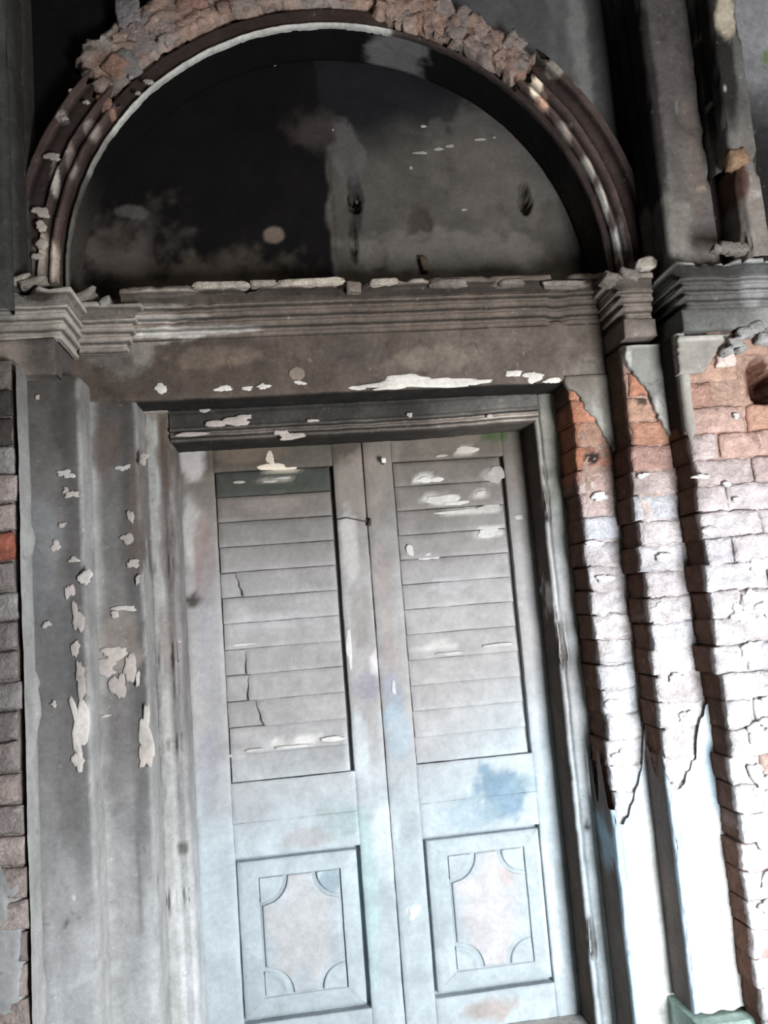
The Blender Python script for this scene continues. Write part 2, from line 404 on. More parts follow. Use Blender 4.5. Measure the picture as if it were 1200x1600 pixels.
# mortar bed behind the stubs of brick
def ring_patch(t0, t1, r0, r1, y, base, name='mortar_bed', prot=0.0):
    n, k = max(20, int((t1 - t0) / 0.012)), 18
    P = np.zeros((n, k, 3))
    for i, t in enumerate(np.linspace(t0, t1, n)):
        ro = r1(t) if callable(r1) else r1; ri = r0(t) if callable(r0) else r0
        for j in range(k):
            r = ri + (ro - ri) * j / (k - 1); e = min(j, k - 1 - j); ei = min(i, n - 1 - i)
            yy = y + (0.05 if min(e, ei) == 0 else 0.0)
            P[i, j] = (AX + r * math.cos(t), yy, AZ + r * math.sin(t))
    return part(name, P, MO, base, arch, amp=0.030, f=15, var=.35)
aR2 = ang(605, 12); aTL = ang(190, 160, -.44)
def outr(t):
    # outer outline of the broken crown
    return 1.19 + 0.03 * math.sin(9 * t) + 0.02 * math.sin(23 * t)
ring_patch(aR + 0.01, aR2 + .05, R0 + 0.03, 1.17, -0.436, rub_base)
ring_patch(aR2 - .02, aTL - 0.02, lambda t: R0 + 0.085, lambda t: 1.27, -0.434, rub_base)
# stubs of brick laid radially round the arch, broken and uneven
t = aR + 0.035
while t < aTL + 0.03:
    right = t < aR2
    n_r = 2 if right else 3
    r = (R0 + 0.045) if right else (R0 + 0.095)
    for q in range(n_r):
        L_ = rng.uniform(0.05, 0.085)
        rr = r + L_ / 2; r += L_ + 0.006
        if rr > (1.17 if right else (1.30 if t < 2.1 else 1.16)): continue
        p0 = (AX + rr * math.cos(t), -0.398 + rng.uniform(-.016, .012), AZ + rr * math.sin(t))
        wd = rng.uniform(0.03, 0.042)
        lump('brick', p0, (L_ / 2, 0.035, wd), t + rng.uniform(-.12, .12), BR, rubble_col(), arch, rgh=0.42, n=9, var=.35)
    t += rng.uniform(0.062, 0.075)
for (px, py, sx, sz, c) in [(165, 165, .028, .05, (.34, .2, .15)), (190, 100, .06, .05, (.26, .24, .23)), (215, 60, .05, .07, (.25, .21, .2)), (250, 30, .08, .05, (.27, .21, .19)), (200, 20, .05, .06, (.22, .2, .2)),
                            (300, 10, .06, .05, (.33, .2, .16)), (640, 35, .03, .03, (.4, .3, .25)), (815, 95, .035, .03, (.36, .3, .27))]:
    p = at(px, py, -.43); lump('brick', (p[0], -.40, p[2]), (sx, .04, sz), rng.uniform(-.5, .5), BR, c, arch, rgh=.35, var=.3)

# ------------------------------------------------------------------ piers: core, bricks, plaster
PZ0 = -0.25
def brick(x0, x1, z0, z1, y0, y1, base, parent, res=0.03, amp=0.006, b=0.007, name='brick', blobs=()):
    sd = nseed(); r = rng.uniform
    P = sheet_grid(x0 + r(-.003, .003), x1 + r(-.003, .003), z0 + r(-.002, .002), z1 + r(-.002, .002), y0 + r(-.005, .005), y1, res, b)
    bc = np.asarray(base, float); raw_shaded = np.array((.13, .072, .052)) if x0 > 0 else bc
    # reveals: brick without limewash, darkened further to paint in their shade
    def f(P):
        # thin limewash in patches over the lower bricks
        z = P[..., 2]; m = sstep(-.1, .35, fbm(P, 7, 55, 4)) * sstep(1.75, 1.25, z) * .75 if x0 > 0 else z * 0
        c = lerp(bc, (.72, .71, .72), m)
        m2 = sstep(.1, .4, fbm(P, 5, 66, 3)) * .2 * (x0 > 0) * sstep(1.8, 1.5, z); c = c * (1 + .22 * fbm(P, 24, 91, 3))[..., None] * (1 - m2[..., None]) + np.array((.46, .56, .64)) * m2[..., None]
        return lerp(c, raw_shaded, sstep(y0 + .012, y0 + .03, P[..., 1]))
    return part(name, P, BR, f, parent, amp=amp, f=19, var=.3, seed=sd, blobs=blobs)
def mortar_base(y0):
    def f(P):
        z = P[..., 2] + .05 * fbm(P, 8, 12)
        c = lerp((.52, .47, .46), (.36, .24, .19), sstep(1.6, 1.9, z))
        return lerp(c, (.11, .07, .052), sstep(y0 + .008, y0 + .03, P[..., 1]))  # side faces darkened, shade painted into the mortar colour
    return f

def brick_col(x, z, wall):
    """bare orange-red brick high up, a whitish limewash left on it lower down"""
    v = rng.uniform(-1, 1)
    red = np.array(rng.choice([(0.42, 0.20, 0.13), (0.46, 0.235, 0.155), (0.37, 0.185, 0.135), (0.43, 0.26, 0.19)]))
    if wall: red = red * 0.8 + 0.2 * np.array((0.45, 0.36, 0.32))
    wash = np.array(rng.choice([(0.54, 0.49, 0.50), (0.56, 0.53, 0.55), (0.52, 0.47, 0.47), (0.55, 0.54, 0.57)]))
    k = float(sstep(1.92, 1.60, z + 0.05 * v)) if not wall else float(sstep(2.05, 1.55, z + 0.09 * v))
    if wall and z < 1.0 and rng.random() < 0.15: k *= 0.25
    c = red * (1 - k) + wash * k
    if z < 1.0 and k > .6: c = c * 0.5 + np.array((.78, .77, .77)) * 0.5
    return c * (1 + 0.07 * v)

COURSE = 0.0905
# ---- inner right pilaster
pr2 = thing('pilaster', 'narrow right-hand pilaster next to the door frame, plaster tongue over bare brick', 'pilaster')
X2 = lambda z: 0.766 + 0.004 * math.sin(z * 4); X2o = 0.905
rbox('mortar_core', 0.785, 0.93, 0.45, 2.30, -0.355, -0.12, MO, mortar_base(-.357), pr2, res=.012, amp=0.007, f=22, var=.3)
z = 0.52; i = 0
while z < 2.22:
    off = 0.02 * math.sin(i * 2.1)
    top = 0.03 * float(sstep(1.7, 2.2, z))
    xi = 0.768 + max(0, off) * .4
    o = brick(xi, 0.905 + top, z, z + COURSE - 0.004, -0.36, -0.15, brick_col(.84, z, False), pr2, res=.015, amp=0.009,
      blobs=[(925, 716, -.36, 16, 12, (.03, .025, .025), .95, .6), (895, 690, -.36, 18, 70, (.50, .19, .10), .5, .6), (920, 762, -.36, 16, 8, (.6, .55, .5), .8, .5)])
    z += COURSE; i += 1
def interp(pts, x):
    xs = [p[0] for p in pts]; ys = [p[1] for p in pts]
    return float(np.interp(x, xs, ys))
# lower plaster, its broken top edge runs up to the right
v2 = sorted([ax(px, py, -.36) for px, py in [(958, 1268), (966, 1290), (978, 1278), (985, 1258), (1000, 1205), (1004, 1150), (1008, 1100)]])
def prof_r(xi, xo, yi, yf, ch=0.010):
    return [(xi, yi), (xi, yf + ch), (xi + .002, yf + .004), (xi + .006, yf + .001), (xi + .012, yf), (xi + .018, yf + .001), (xi + .022, yf + .006), (xi + .025, yf + .001), (xi + .030, yf - .002), (xo, yf - .002)]
def wash2(y0, x0):
    def f(P):
        b = wash_base(P); b = lerp(b, (.42, .52, .60), 1 - sstep(x0 + .016, x0 + .030, P[..., 0] + .004 * fbm(P, 40, 5)))
        return lerp(b, (.13, .11, .10), sstep(y0 + .012, y0 + .03, P[..., 1]))  # reveal turned brown-dark: its shade is part of the colour
    return f
def zt2(x, y):
    zz = interp(v2, x) if y < -0.35 else v2[0][1] + 0.1 + 0.10 * math.sin(y * 60)
    return zz + 0.006 * math.sin(x * 260)
BLW = [(975, 1330, -.36, 16, 70, BLUE, .75, .5), (985, 1250, -.36, 14, 60, (.36, .46, .54), .8, .4), (1020, 1560, -.36, 18, 40, (.45, .46, .42), .7, .6)]
def side_dark(base):
    # passes the base colour through; painted reveal shade comes from the base functions
    def f(P):
        b = np.asarray(base(P) if callable(base) else base, float); b = np.broadcast_to(b, P.shape)
        return b
    return f
plan_sweep('plaster_shaft', [(0.757, -.15)] + prof_r(0.757, 0.93, -.16, -.372)[1:], PZ0, .6, PL, wash2(-.372, .757), pr2, res=.006, ztop=zt2, blobs=BLW, amp=0.003, chip=.016)
# upper plaster tongue
def ruled(name, left, right, z0, z1, y0, y1, mat, base, parent, Y, res=.012, b=.005, **k):
    l = sorted([(ax(px, py, Y)[1], ax(px, py, Y)[0]) for px, py in left]); r = sorted([(ax(px, py, Y)[1], ax(px, py, Y)[0]) for px, py in right])
    fl = lambda z: interp(l, z) + 0.003 * math.sin(z * 310) + .002 * math.sin(z * 730); fr = lambda z: max(interp(r, z), fl(z) + 0.006)
    return part(name, sheet_grid(fl, fr, z0, z1, y0, y1, res, b), mat, base, parent, **k)
zb = ax(965, 704, -.375)[1]
t = ruled('plaster_tongue', [(962, 704), (945, 680), (931, 652), (916, 640), (912, 625), (902, 611), (888, 606), (884, 598)],
      [(972, 704), (969, 663), (959, 620), (950, 580), (948, 560)], zb, ax(890, 598, -.375)[1] + 0.03, -.372, -.35, PL, lambda P: lerp((.24, .225, .20), (.125, .105, .088), sstep(2.05, 2.25, P[..., 2])), pr2, -.375, amp=.003,
      blobs=[(935, 650, -.375, 8, 60, (.42, .40, .36), .5, .5), (940, 600, -.375, 22, 40, (.17, .15, .13), .7, .5)])
t['label'] = 'grey tongue of plaster left hanging over the brick'

# ---- outer right pilaster
pr3 = thing('pilaster', 'outer right-hand pilaster beside the brick wall, brick middle and bright limewashed foot', 'pilaster')
rbox('mortar_core', 0.925, 1.09, 0.55, 2.30, -0.515, -0.30, MO, mortar_base(-.517), pr3, res=.012, amp=0.007, f=22, var=.3)
z = 0.66; i = 0
while z < 2.25:
    top = 0.028 * float(sstep(1.7, 2.2, z))
    xi = 0.905 + top + (0.008 if i % 2 == 0 else 0)
    brick(xi, 1.068, z, z + COURSE - 0.004, -0.52, -0.32, brick_col(.98, z, False), pr3, res=.015, amp=0.009,
          blobs=[(1003, 625, -.52, 14, 12, (.05, .04, .035), .9, .5)])
    z += COURSE; i += 1
v3 = sorted([ax(px, py, -.52) for px, py in [(1036, 1200), (1050, 1228), (1062, 1232), (1072, 1205), (1085, 1180), (1088, 1135), (1106, 1088), (1112, 1080)]])
def zt3(x, y):
    zz = interp(v3, x) if y < -0.51 else v3[0][1] - 0.0 + 0.05 * math.sin(y * 60)
    return zz + 0.006 * math.sin(x * 260)
plan_sweep('plaster_shaft', [(0.903, -.30)] + prof_r(0.903, 1.10, -.32, -.532)[1:], 0.0, .8, PL, wash2(-.532, .903), pr3, res=.006, ztop=zt3, zbot=lambda x, y: 0.012 + .004 * math.sin(x * 90), amp=0.003, chip=.016,
    blobs=[(1105, 1210, -.53, 18, 70, (.38, .48, .56), .8, .5), (1112, 1320, -.53, 8, 60, (.42, .52, .58), .7, .5), (1068, 1340, -.53, 8, 60, BLUE, .6, .4)])
t = ruled('plaster_patch', [(1053, 688), (1040, 672), (1024, 640), (1013, 612), (995, 590), (982, 572), (976, 556), (977, 541)], [(1058, 688), (1053, 680), (1042, 620), (1034, 560), (1031, 537)],
      ax(1053, 688, -.535)[1], ax(1000, 539, -.535)[1], -.542, -.50, PL, (0.20, 0.195, 0.18), pr3, -.535, amp=.003,
      blobs=[(1030, 655, -.53, 14, 40, (.45, .43, .40), .8, .5), (980, 560, -.53, 6, 20, (.5, .48, .44), .8, .4), (1000, 541, -.53, 30, 4, (.45, .43, .4), .8, .3)])
t['label'] = 'grey plaster wedge with a pale broken edge'
# mossy plinth block under it
def plinth_base(P): return lerp((.45, .55, .52), (.30, .40, .36), sstep(-.1, -.02, P[..., 2]))
rbox('plinth', 0.885, 1.10, PZ0, 0.004, -0.60, -0.30, FL, plinth_base, pr3, amp=.004, b=.012)['label'] = 'green-stained plinth block'

# ---- right wall (bare brick)
wr = tag(bpy.data.objects.new('wall_right', None), 'bare eroded brick wall at the right edge, limewash remains towards the bottom', 'wall', 'structure'); C.objects.link(wr)
CP_ = sheet_grid(1.085, 1.75, PZ0, 2.32, -0.648, -0.30, .014, .006)
hc = at(1176, 605, -.60); hd = np.sqrt(((CP_[..., 0] - hc[0]) / .050) ** 2 + ((CP_[..., 2] - hc[2]) / .085) ** 2) + .3 * fbm(CP_, 18, 33)
CP_[..., 1] = np.where(CP_[..., 1] < -.6, CP_[..., 1] + .14 * (1 - sstep(.75, 1.05, hd)), CP_[..., 1])
def core_col(P):
    b = mortar_base(-.648)(P); d = np.sqrt(((P[..., 0] - hc[0]) / .056) ** 2 + ((P[..., 2] - hc[2]) / .092) ** 2)
    return lerp((.13, .06, .04), b, sstep(.9, 1.1, d))
part('mortar_core', CP_, MO, core_col, wr, amp=.006, f=22, var=.3)
z = PZ0 + 0.01; i = 0
while z < 2.26:
    x = 1.06 + (0 if i % 2 else 0); first = True; hdr = i % 2
    k = 0
    while x < 1.60:
        wdt = 0.115 if (k == 0 and hdr) else 0.225
        p_ = (x, z)
        hole = (abs(x + wdt / 2 - hc[0]) < .11 and abs(z + .045 - hc[2]) < .085)
        xx0 = x + (rng.uniform(0, 0.02) if k == 0 else 0)
        if not hole:
            brick(xx0, x + wdt - 0.009, z, z + COURSE - 0.004, -0.664 + (rng.uniform(0, .006)), -0.45 if k else -.40, brick_col(x, z, True), wr, res=.02, amp=0.010)
        x += wdt; k += 1
    z += COURSE; i += 1
# crusts of limewash bridging the joints
r2 = random.Random(8)
for k in range(60):
    px, py = r2.uniform(1120, 1225), r2.uniform(880, 1600)
    if px < 1126 + (py - 850) * .118: continue
    t_ = r2.uniform(.62, .85); scab(px, py, -.668, r2.uniform(8, 20), r2.uniform(6, 15), (t_, t_ * .985, t_), wr, name='limewash_crust', h=.006, rg=.7, mat=BR)
for (px, py, rx, ry) in [(1098, 745, 16, 6), (1150, 780, 8, 4), (1136, 757, 9, 5), (1150, 650, 5, 5), (1110, 830, 12, 8)]:
    scab(px, py, -.668, rx, ry, (.62, .58, .56), wr, name='limewash_crust', h=.006, rg=.6, mat=BR)
for (px, py, rx, ry, Y) in [(938, 776, 15, 8, -.366), (1003, 742, 14, 5, -.528), (930, 850, 12, 6, -.366), (945, 905, 14, 7, -.366), (1030, 950, 12, 8, -.528), (958, 1100, 14, 9, -.366), (1060, 1060, 14, 10, -.528), (975, 1180, 16, 9, -.366), (1070, 1120, 14, 8, -.528), (1040, 870, 14, 7, -.528)]:
    scab(px, py, Y, rx, ry, (.70, .69, .70), pr2 if Y > -.4 else pr3, name='limewash_crust', h=.006, rg=.7, mat=BR)
# plaster left at the head of that wall: face piece + black side return
def p4side(P):
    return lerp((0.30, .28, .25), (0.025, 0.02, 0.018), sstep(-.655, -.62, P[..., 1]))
plan_sweep('plaster_return', [(1.058, -.50), (1.058, -.655), (1.066, -.668), (1.085, -.672)], ax(1076, 682, -.66)[1], ax(1057, 522, -.66)[1] - .0, PL, p4side, wr, res=.01,
     zbot=lambda x, y: ax(1076, 682, -.66)[1] + (.03 if y > -.6 else 0) + .02 * math.sin(x * 400), amp=.003)['label'] = 'black plaster return with a chipped pale edge'
ruled('plaster_patch', [(1062, 583), (1060, 560), (1058, 524)], [(1098, 583), (1108, 570), (1122, 545), (1136, 528), (1140, 523)], ax(1080, 583, -.67)[1], ax(1100, 523, -.67)[1], -.676, -.64, PL, (.26, .24, .215), wr, -.67, amp=.003,
     blobs=[(1100, 528, -.67, 60, 4, (.5, .48, .44), .7, .4)])['label'] = 'small grey patch of plaster under the cornice'
ruled('plaster_patch', [(1120, 572), (1122, 555), (1132, 532), (1135, 528)], [(1150, 572), (1152, 562), (1142, 540), (1138, 528)], ax(1130, 572, -.67)[1], ax(1136, 528, -.67)[1], -.672, -.64, PL, (.50, .40, .36), wr, -.67, amp=.003)['label'] = 'pale pinkish scab of plaster'

# ---- left wall sliver
wl = tag(bpy.data.objects.new('wall_left', None), 'sooty wall edge beyond the outer left pilaster, plaster peeling off brick', 'wall', 'structure'); C.objects.link(wl)
rbox('mortar_core', -1.75, -1.160, PZ0, 2.30, -0.64, -0.30, MO, (0.20, 0.17, 0.155), wl, amp=.007, f=14, var=.3)
def wlb(P): return lerp((.26, .24, .22), (.08, .07, .065), sstep(1.6, 2.1, P[..., 2]))
z = PZ0 + .01; i = 0
while z < 2.2:
    x = -1.148
    c = {0: (.36, .30, .28), 1: (.22, .19, .18), 2: (.30, .25, .23), 3: (.27, .25, .24)}[rng.randrange(4)]
    if 1.60 < z < 1.72: c = (.26, .09, .06)
    if z > 1.95: c = (.07, .06, .055)
    for k, wdt in enumerate((.115 if i % 2 else .225, .225, .225)):
        brick(x - wdt + .009, x - (rng.uniform(0, .02) if k == 0 else 0), z, z + COURSE - .009, -.66, -.40, np.array(c), wl, res=.03, amp=.008)
        x -= wdt
    z += COURSE; i += 1
plan_sweep('plaster_shaft', [(-1.30, -.662), (-1.18, -.662), (-1.17, -.655), (-1.158, -.62), (-1.155, -.45)], PZ0, .75, PL, left_base, wl, ztop=lambda x, y: .74 + .05 * math.sin(x * 70), amp=.004, chip=.03)

# ---- left pilasters
CHIPS = [(225, 715, 8, 10), (105, 740, 14, 7), (104, 765, 7, 6), (112, 772, 12, 7), (88, 855, 9, 10), (98, 820, 8, 5), (115, 875, 10, 6), (203, 805, 6, 12), (197, 840, 9, 10), (205, 880, 8, 8), (196, 950, 18, 6), (178, 960, 10, 6), (215, 905, 5, 10),
         (120, 965, 10, 28), (118, 1010, 7, 14), (125, 1055, 9, 32), (122, 1130, 12, 48), (124, 1185, 10, 22), (228, 1140, 12, 45), (226, 1180, 9, 26), (75, 975, 7, 6), (85, 1100, 6, 5),
         (180, 1020, 24, 10), (165, 1045, 20, 14), (185, 1070, 12, 26), (200, 1040, 10, 22), (165, 1118, 10, 3), (58, 620, 5, 4), (195, 730, 12, 7), (135, 905, 12, 12), (108, 925, 7, 14), (215, 1060, 5, 20)]
def chips(Y, lo, hi, col=(0.50, 0.46, 0.42)):
    return []
def chip_scabs(Y, lo, hi, par):
    for (x, y, rx, ry) in CHIPS:
        if lo <= x <= hi: scab(x, y, Y, rx * .85, ry * .85, rng.choice([(.44, .41, .385), (.36, .32, .30), (.40, .36, .33)]), par, rg=.9, h=.005)
def prof_l(xi, xo, yi, yf, ch=0.030):
    return [(xo, yf), (xi - ch * 1.2, yf), (xi - ch * .7, yf + .004), (xi - ch * .2, yf + ch * .5), (xi, yf + ch), (xi, yi)]
def arris(xc, x9=-9):
    """chamfer and reveal of a left hand shaft, paled to paint in the light they catch"""
    def f(P):
        b = left_base(P); m = sstep(xc, xc + .010, P[..., 0] + .004 * fbm(P, 12, 8)) * (1 - .35 * sstep(1.9, 2.25, P[..., 2])) * (.62 + .25 * fbm(P, 6, 19))
        m = np.maximum(m, .75 * (1 - sstep(x9 - .035, x9 + .004, P[..., 0] + .006 * fbm(P, 9, 4))) * (1 - .45 * sstep(1.9, 2.25, P[..., 2])))
        pk = sstep(xc - .065, xc - .02, P[..., 0]) * (1 - sstep(xc - .004, xc + .004, P[..., 0]))
        b = b * (1 - .40 * pk * sstep(.3, .9, P[..., 2]))[..., None]
        return b * (1 - m[..., None]) + np.array((.38, .378, .365)) * m[..., None]
    return f
pl3 = thing('pilaster', 'outer left-hand pilaster, dark grey plaster with chips along its inner edge', 'pilaster')
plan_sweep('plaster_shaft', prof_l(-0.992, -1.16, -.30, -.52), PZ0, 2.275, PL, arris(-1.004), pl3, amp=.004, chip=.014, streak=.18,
    blobs=chips(-.52, 0, 140) + [(118, 965, -.5, 5, 30, (.05, .045, .04), .8, .5), (108, 1200, -.52, 22, 110, (.12, .115, .11), .5, .7), (75, 1010, -.52, 45, 100, (.11, .11, .115), .6, .5), (60, 860, -.52, 30, 90, (.21, .22, .23), .5, .4), (100, 650, -.52, 22, 70, (.06, .055, .05), .7, .5),
           (60, 1480, -.52, 10, 120, (.14, .14, .11), .5, .6), (101, 1440, -.52, 4, 5, (.08, .07, .06), .8, .3)])
plan_sweep('outer_return', [(-1.16, -.52), (-1.145, -.54), (-1.140, -.56), (-1.142, -.66)], PZ0, 2.275, PL, arris(-1.2), pl3, amp=.003, chip=.01)
pl2 = thing('pilaster', 'inner left-hand pilaster beside the door frame, mottled grey-brown plaster', 'pilaster')
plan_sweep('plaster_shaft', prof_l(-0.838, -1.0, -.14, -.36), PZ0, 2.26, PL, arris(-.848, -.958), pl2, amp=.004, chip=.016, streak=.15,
    blobs=chips(-.36, 140, 240) + [(165, 700, -.36, 26, 60, (.095, .07, .06), .7, .6), (210, 800, -.36, 14, 100, (.10, .075, .065), .6, .6), (180, 1170, -.36, 30, 90, (.15, .14, .135), .5, .6), (218, 1370, -.36, 6, 60, (.15, .15, .14), .7, .6), (185, 1000, -.36, 34, 50, (.22, .19, .17), .6, .7), (205, 850, -.36, 18, 60, (.09, .075, .07), .5, .6)])

chip_scabs(-.522, 0, 136, pl3); chip_scabs(-.362, 136, 240, pl2)
# ------------------------------------------------------------------ frieze
fr = thing('frieze', 'plain sooty plaster frieze band between the cornice and the door head', 'frieze')
fz0 = 2.222
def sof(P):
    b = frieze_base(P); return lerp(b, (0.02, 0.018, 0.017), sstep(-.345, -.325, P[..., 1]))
PC = (0.62, 0.58, 0.53)
FS = [(x, y, rx, ry) for (x, y, rx, ry) in [(655, 598, 75, 7), (720, 600, 55, 6), (610, 604, 30, 5), (800, 583, 13, 6), (830, 590, 14, 8), (560, 606, 16, 4), (350, 608, 12, 5), (385, 607, 12, 4), (410, 603, 10, 4), (470, 598, 12, 4), (860, 596, 20, 5), (640, 592, 30, 6), (250, 606, 8, 7)]]
fb = [(330, 560, -.36, 80, 18, (.17, .13, .10), .6, .8), (680, 560, -.36, 60, 24, (.20, .165, .135), .6, .8), (560, 550, -.36, 50, 20, (.07, .06, .055), .6, .7), (920, 580, -.36, 34, 34, (.17, .15, .13), .6, .5), (200, 560, -.36, 60, 30, (.16, .145, .13), .6, .9), (225, 545, -.36, 16, 25, (.25, .23, .2), .6, .9), (258, 530, -.36, 36, 8, (.4, .37, .34), .7, .6)]
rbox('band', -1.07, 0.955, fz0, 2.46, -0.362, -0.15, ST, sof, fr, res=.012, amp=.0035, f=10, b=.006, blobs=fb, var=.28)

scab(463, 584, -.364, 14, 13, (.22, .18, .145), fr, h=.004)
scabs(FS, -.364, fr, PC, h=.005, rg=.8)
# ------------------------------------------------------------------ cornice pieces
def cornice(name, label, x0, x1, zb, h, yf, proj, base, blobs=(), ret0=None, ret1=None, amp=.004, zslope=0.0, mat=ST, frieze=None):
    """moulded cornice: stepped reeds under a top slab; returns at either end"""
    t = thing(name, label, 'cornice')
    hp = [(0.0, -0.01), (0.0, 0.0), (0.16, 0.02), (0.18, 0.09), (0.10, 0.13), (0.10, 0.18), (0.34, 0.21), (0.38, 0.30), (0.28, 0.34), (0.28, 0.38), (0.52, 0.41), (0.56, 0.48), (0.46, 0.53), (0.46, 0.57), (0.68, 0.60), (0.70, 0.645), (0.58, 0.67), (0.60, 0.74), (0.70, 0.86), (0.95, 0.88), (1.0, 0.93), (0.97, 1.0), (0.0, 1.03)]
    pts = []
    for a, b in zip(hp[:-1], hp[1:]):
        pa = (a[0] * proj, a[1] * h); pb = (b[0] * proj, b[1] * h); n = max(1, int(math.ceil(math.dist(pa, pb) / 0.007)))
        for i in range(n): pts.append((pa[0] + (pb[0] - pa[0]) * i / n, pa[1] + (pb[1] - pa[1]) * i / n))
    pts.append((hp[-1][0] * proj, hp[-1][1] * h))
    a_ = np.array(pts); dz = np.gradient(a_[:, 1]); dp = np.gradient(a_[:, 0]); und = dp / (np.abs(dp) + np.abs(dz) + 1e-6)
    cm = np.clip(1.15 - 1.05 * np.clip(und, 0, 1) + 0.6 * np.clip(-und, 0, 1), .12, 1.8); cm = np.where(a_[:, 1] / h > .67, np.where(a_[:, 1] / h > .9, 1.1, .42), cm)  # painted shading: undersides darkened, upper edges paled
    path = []
    if ret0 is not None: path += [(x0, ret0, -1, 0)]
    path += [(x0, yf, -1 if ret0 is not None else 0, -1)]
    path += [(x, yf, 0, -1) for x in seg(x0, x1, 0.014)[1:-1]]
    path += [(x1, yf, 1 if ret1 is not None else 0, -1)]
    if ret1 is not None: path += [(x1, ret1, 1, 0)]
    P = np.zeros((len(path), len(pts), 3))
    for i, (x, y, nx, ny) in enumerate(path):
        for j, (p, zz) in enumerate(pts):
            P[i, j] = (x + nx * p, y + ny * p, zb + zz + zslope * (x - x0))
    # worn and broken top lip
    sd = nseed(); lip = sstep(.84, .95, (P[..., 2] - zb - zslope * (P[..., 0] - x0)) / h)
    nz = fbm(P * np.array([1, .2, .2]), 12, sd, 4)
    P[..., 1] += lip * np.clip(nz + .05, 0, 1) * 0.09 ; P[..., 2] -= lip * np.clip(nz, 0, 1) * 0.035
    sm = fbm(P * np.array([1, .3, .6]), 8, sd + 5, 3); P[..., 1] += np.clip(sm - .25, 0, 1) * 0.05
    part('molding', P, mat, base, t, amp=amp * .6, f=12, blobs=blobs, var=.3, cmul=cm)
    return t
def cor_base(P):
    return lerp((0.185, 0.150, 0.126), (0.120, 0.096, 0.080), sstep(-.7, .0, P[..., 0]))
cb = [(x, 452, -.43, rx, 6, (.06, .05, .045), .6, .6) for x, rx in [(300, 120), (520, 100), (700, 120), (880, 60)]]
cb += [(270, 520, -.38, 60, 9, (.52, .49, .45), .85, .5), (345, 515, -.38, 60, 6, (.40, .37, .34), .7, .6), (240, 496, -.4, 90, 6, (.38, .34, .31), .7, .6), (240, 478, -.41, 60, 6, (.33, .3, .27), .6, .6)]
cb += [(x, y, -.44, rx, 6, (.58, .50, .42), .9, .5) for x, y, rx in [(345, 443, 46), (412, 440, 22), (480, 438, 55), (580, 440, 10), (600, 437, 22)]]
cb += [(x, y, -.44, rx, 5, (.34, .29, .25), .8, .6) for x, y, rx in [(250, 455, 60), (660, 436, 40), (790, 440, 20), (890, 442, 40)]]
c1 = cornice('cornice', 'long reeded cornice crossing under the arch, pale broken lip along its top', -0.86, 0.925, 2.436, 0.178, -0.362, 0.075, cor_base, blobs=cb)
# loose pieces of the broken lip
for (px, py, sx, sz, c) in [(345, 445, .10, .013, (.46, .40, .34)), (412, 442, .045, .012, (.40, .34, .29)), (482, 440, .12, .013, (.50, .43, .36)), (553, 448, .028, .020, (.20, .165, .14)), (600, 440, .05, .012, (.42, .36, .30)), (700, 441, .07, .012, (.22, .185, .16)), (800, 440, .05, .010, (.24, .2, .17)), (880, 443, .08, .01, (.26, .22, .19))]:
    p = at(px, py, -.44); lump('lip_fragment', (p[0], -.425, p[2]), (sx, .022, sz), rng.uniform(-.03, .03), MO, c, c1, rgh=.3, n=10, var=.3)
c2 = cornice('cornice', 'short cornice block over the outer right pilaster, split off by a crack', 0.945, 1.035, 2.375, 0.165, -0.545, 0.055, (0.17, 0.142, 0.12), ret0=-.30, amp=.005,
    blobs=[(1010, 415, -.6, 24, 14, (.36, .31, .26), .8, .6), (960, 432, -.6, 20, 12, (.25, .22, .19), .7, .6)])
for (px, py, sx, sz, c) in [(1010, 412, .035, .022, (.40, .35, .30)), (955, 432, .03, .018, (.22, .19, .16)), (985, 428, .04, .018, (.2, .17, .15))]:
    p = at(px, py, -.6); lump('lip_fragment', (p[0], -.57, p[2]), (sx, .04, sz), rng.uniform(-.3, .3), MO, c, c2, rgh=.35, n=9, var=.3)
rbox('frieze_block', 0.925, 1.046, 2.318, 2.385, -0.562, -0.30, ST, (0.15, 0.125, 0.108), c2, amp=.004)
def c3b(P): return lerp((0.075, 0.070, 0.066), (0.14, 0.135, 0.13), sstep(1.1, 1.5, P[..., 0]))
c3 = cornice('cornice', 'dark reeded cornice over the brick wall at the right, veiled in cobweb dust', 1.105, 1.70, 2.355, 0.165, -0.69, 0.055, c3b, ret0=-.40, amp=.004,
    blobs=[(1190, 400, -.75, 40, 10, (.50, .49, .47), .8, .6), (1110, 408, -.75, 60, 4, (.42, .40, .38), .8, .6), (1185, 440, -.74, 22, 40, (.26, .26, .26), .5, .9)])
rbox('frieze_block', 1.072, 1.70, 2.285, 2.362, -0.702, -0.42, ST, lambda P: lerp((.10, .098, .09), (.22, .215, .21), sstep(1.2, 1.45, P[..., 0])), c3, amp=.004, res=.02)
for (px, py, s_) in [(1150, 535, .018), (1165, 520, .02), (1182, 512, .022), (1138, 548, .014), (1195, 528, .02), (1160, 545, .012)]:
    p = at(px, py, -.70); lump('lip_fragment', (p[0], -.69, p[2]), (s_ * 1.4, .02, s_), rng.uniform(-1, 1), MO, (.33, .32, .31), c3, rgh=.4, n=6)
c4 = cornice('cornice', 'crumbling pale cornice block over the inner left pilaster', -1.015, -0.86, 2.395, 0.165, -0.375, 0.075, (0.27, 0.235, 0.205), ret1=-.30, amp=.007,
    blobs=[(110, 455, -.45, 40, 14, (.36, .33, .27), .8, .6)])
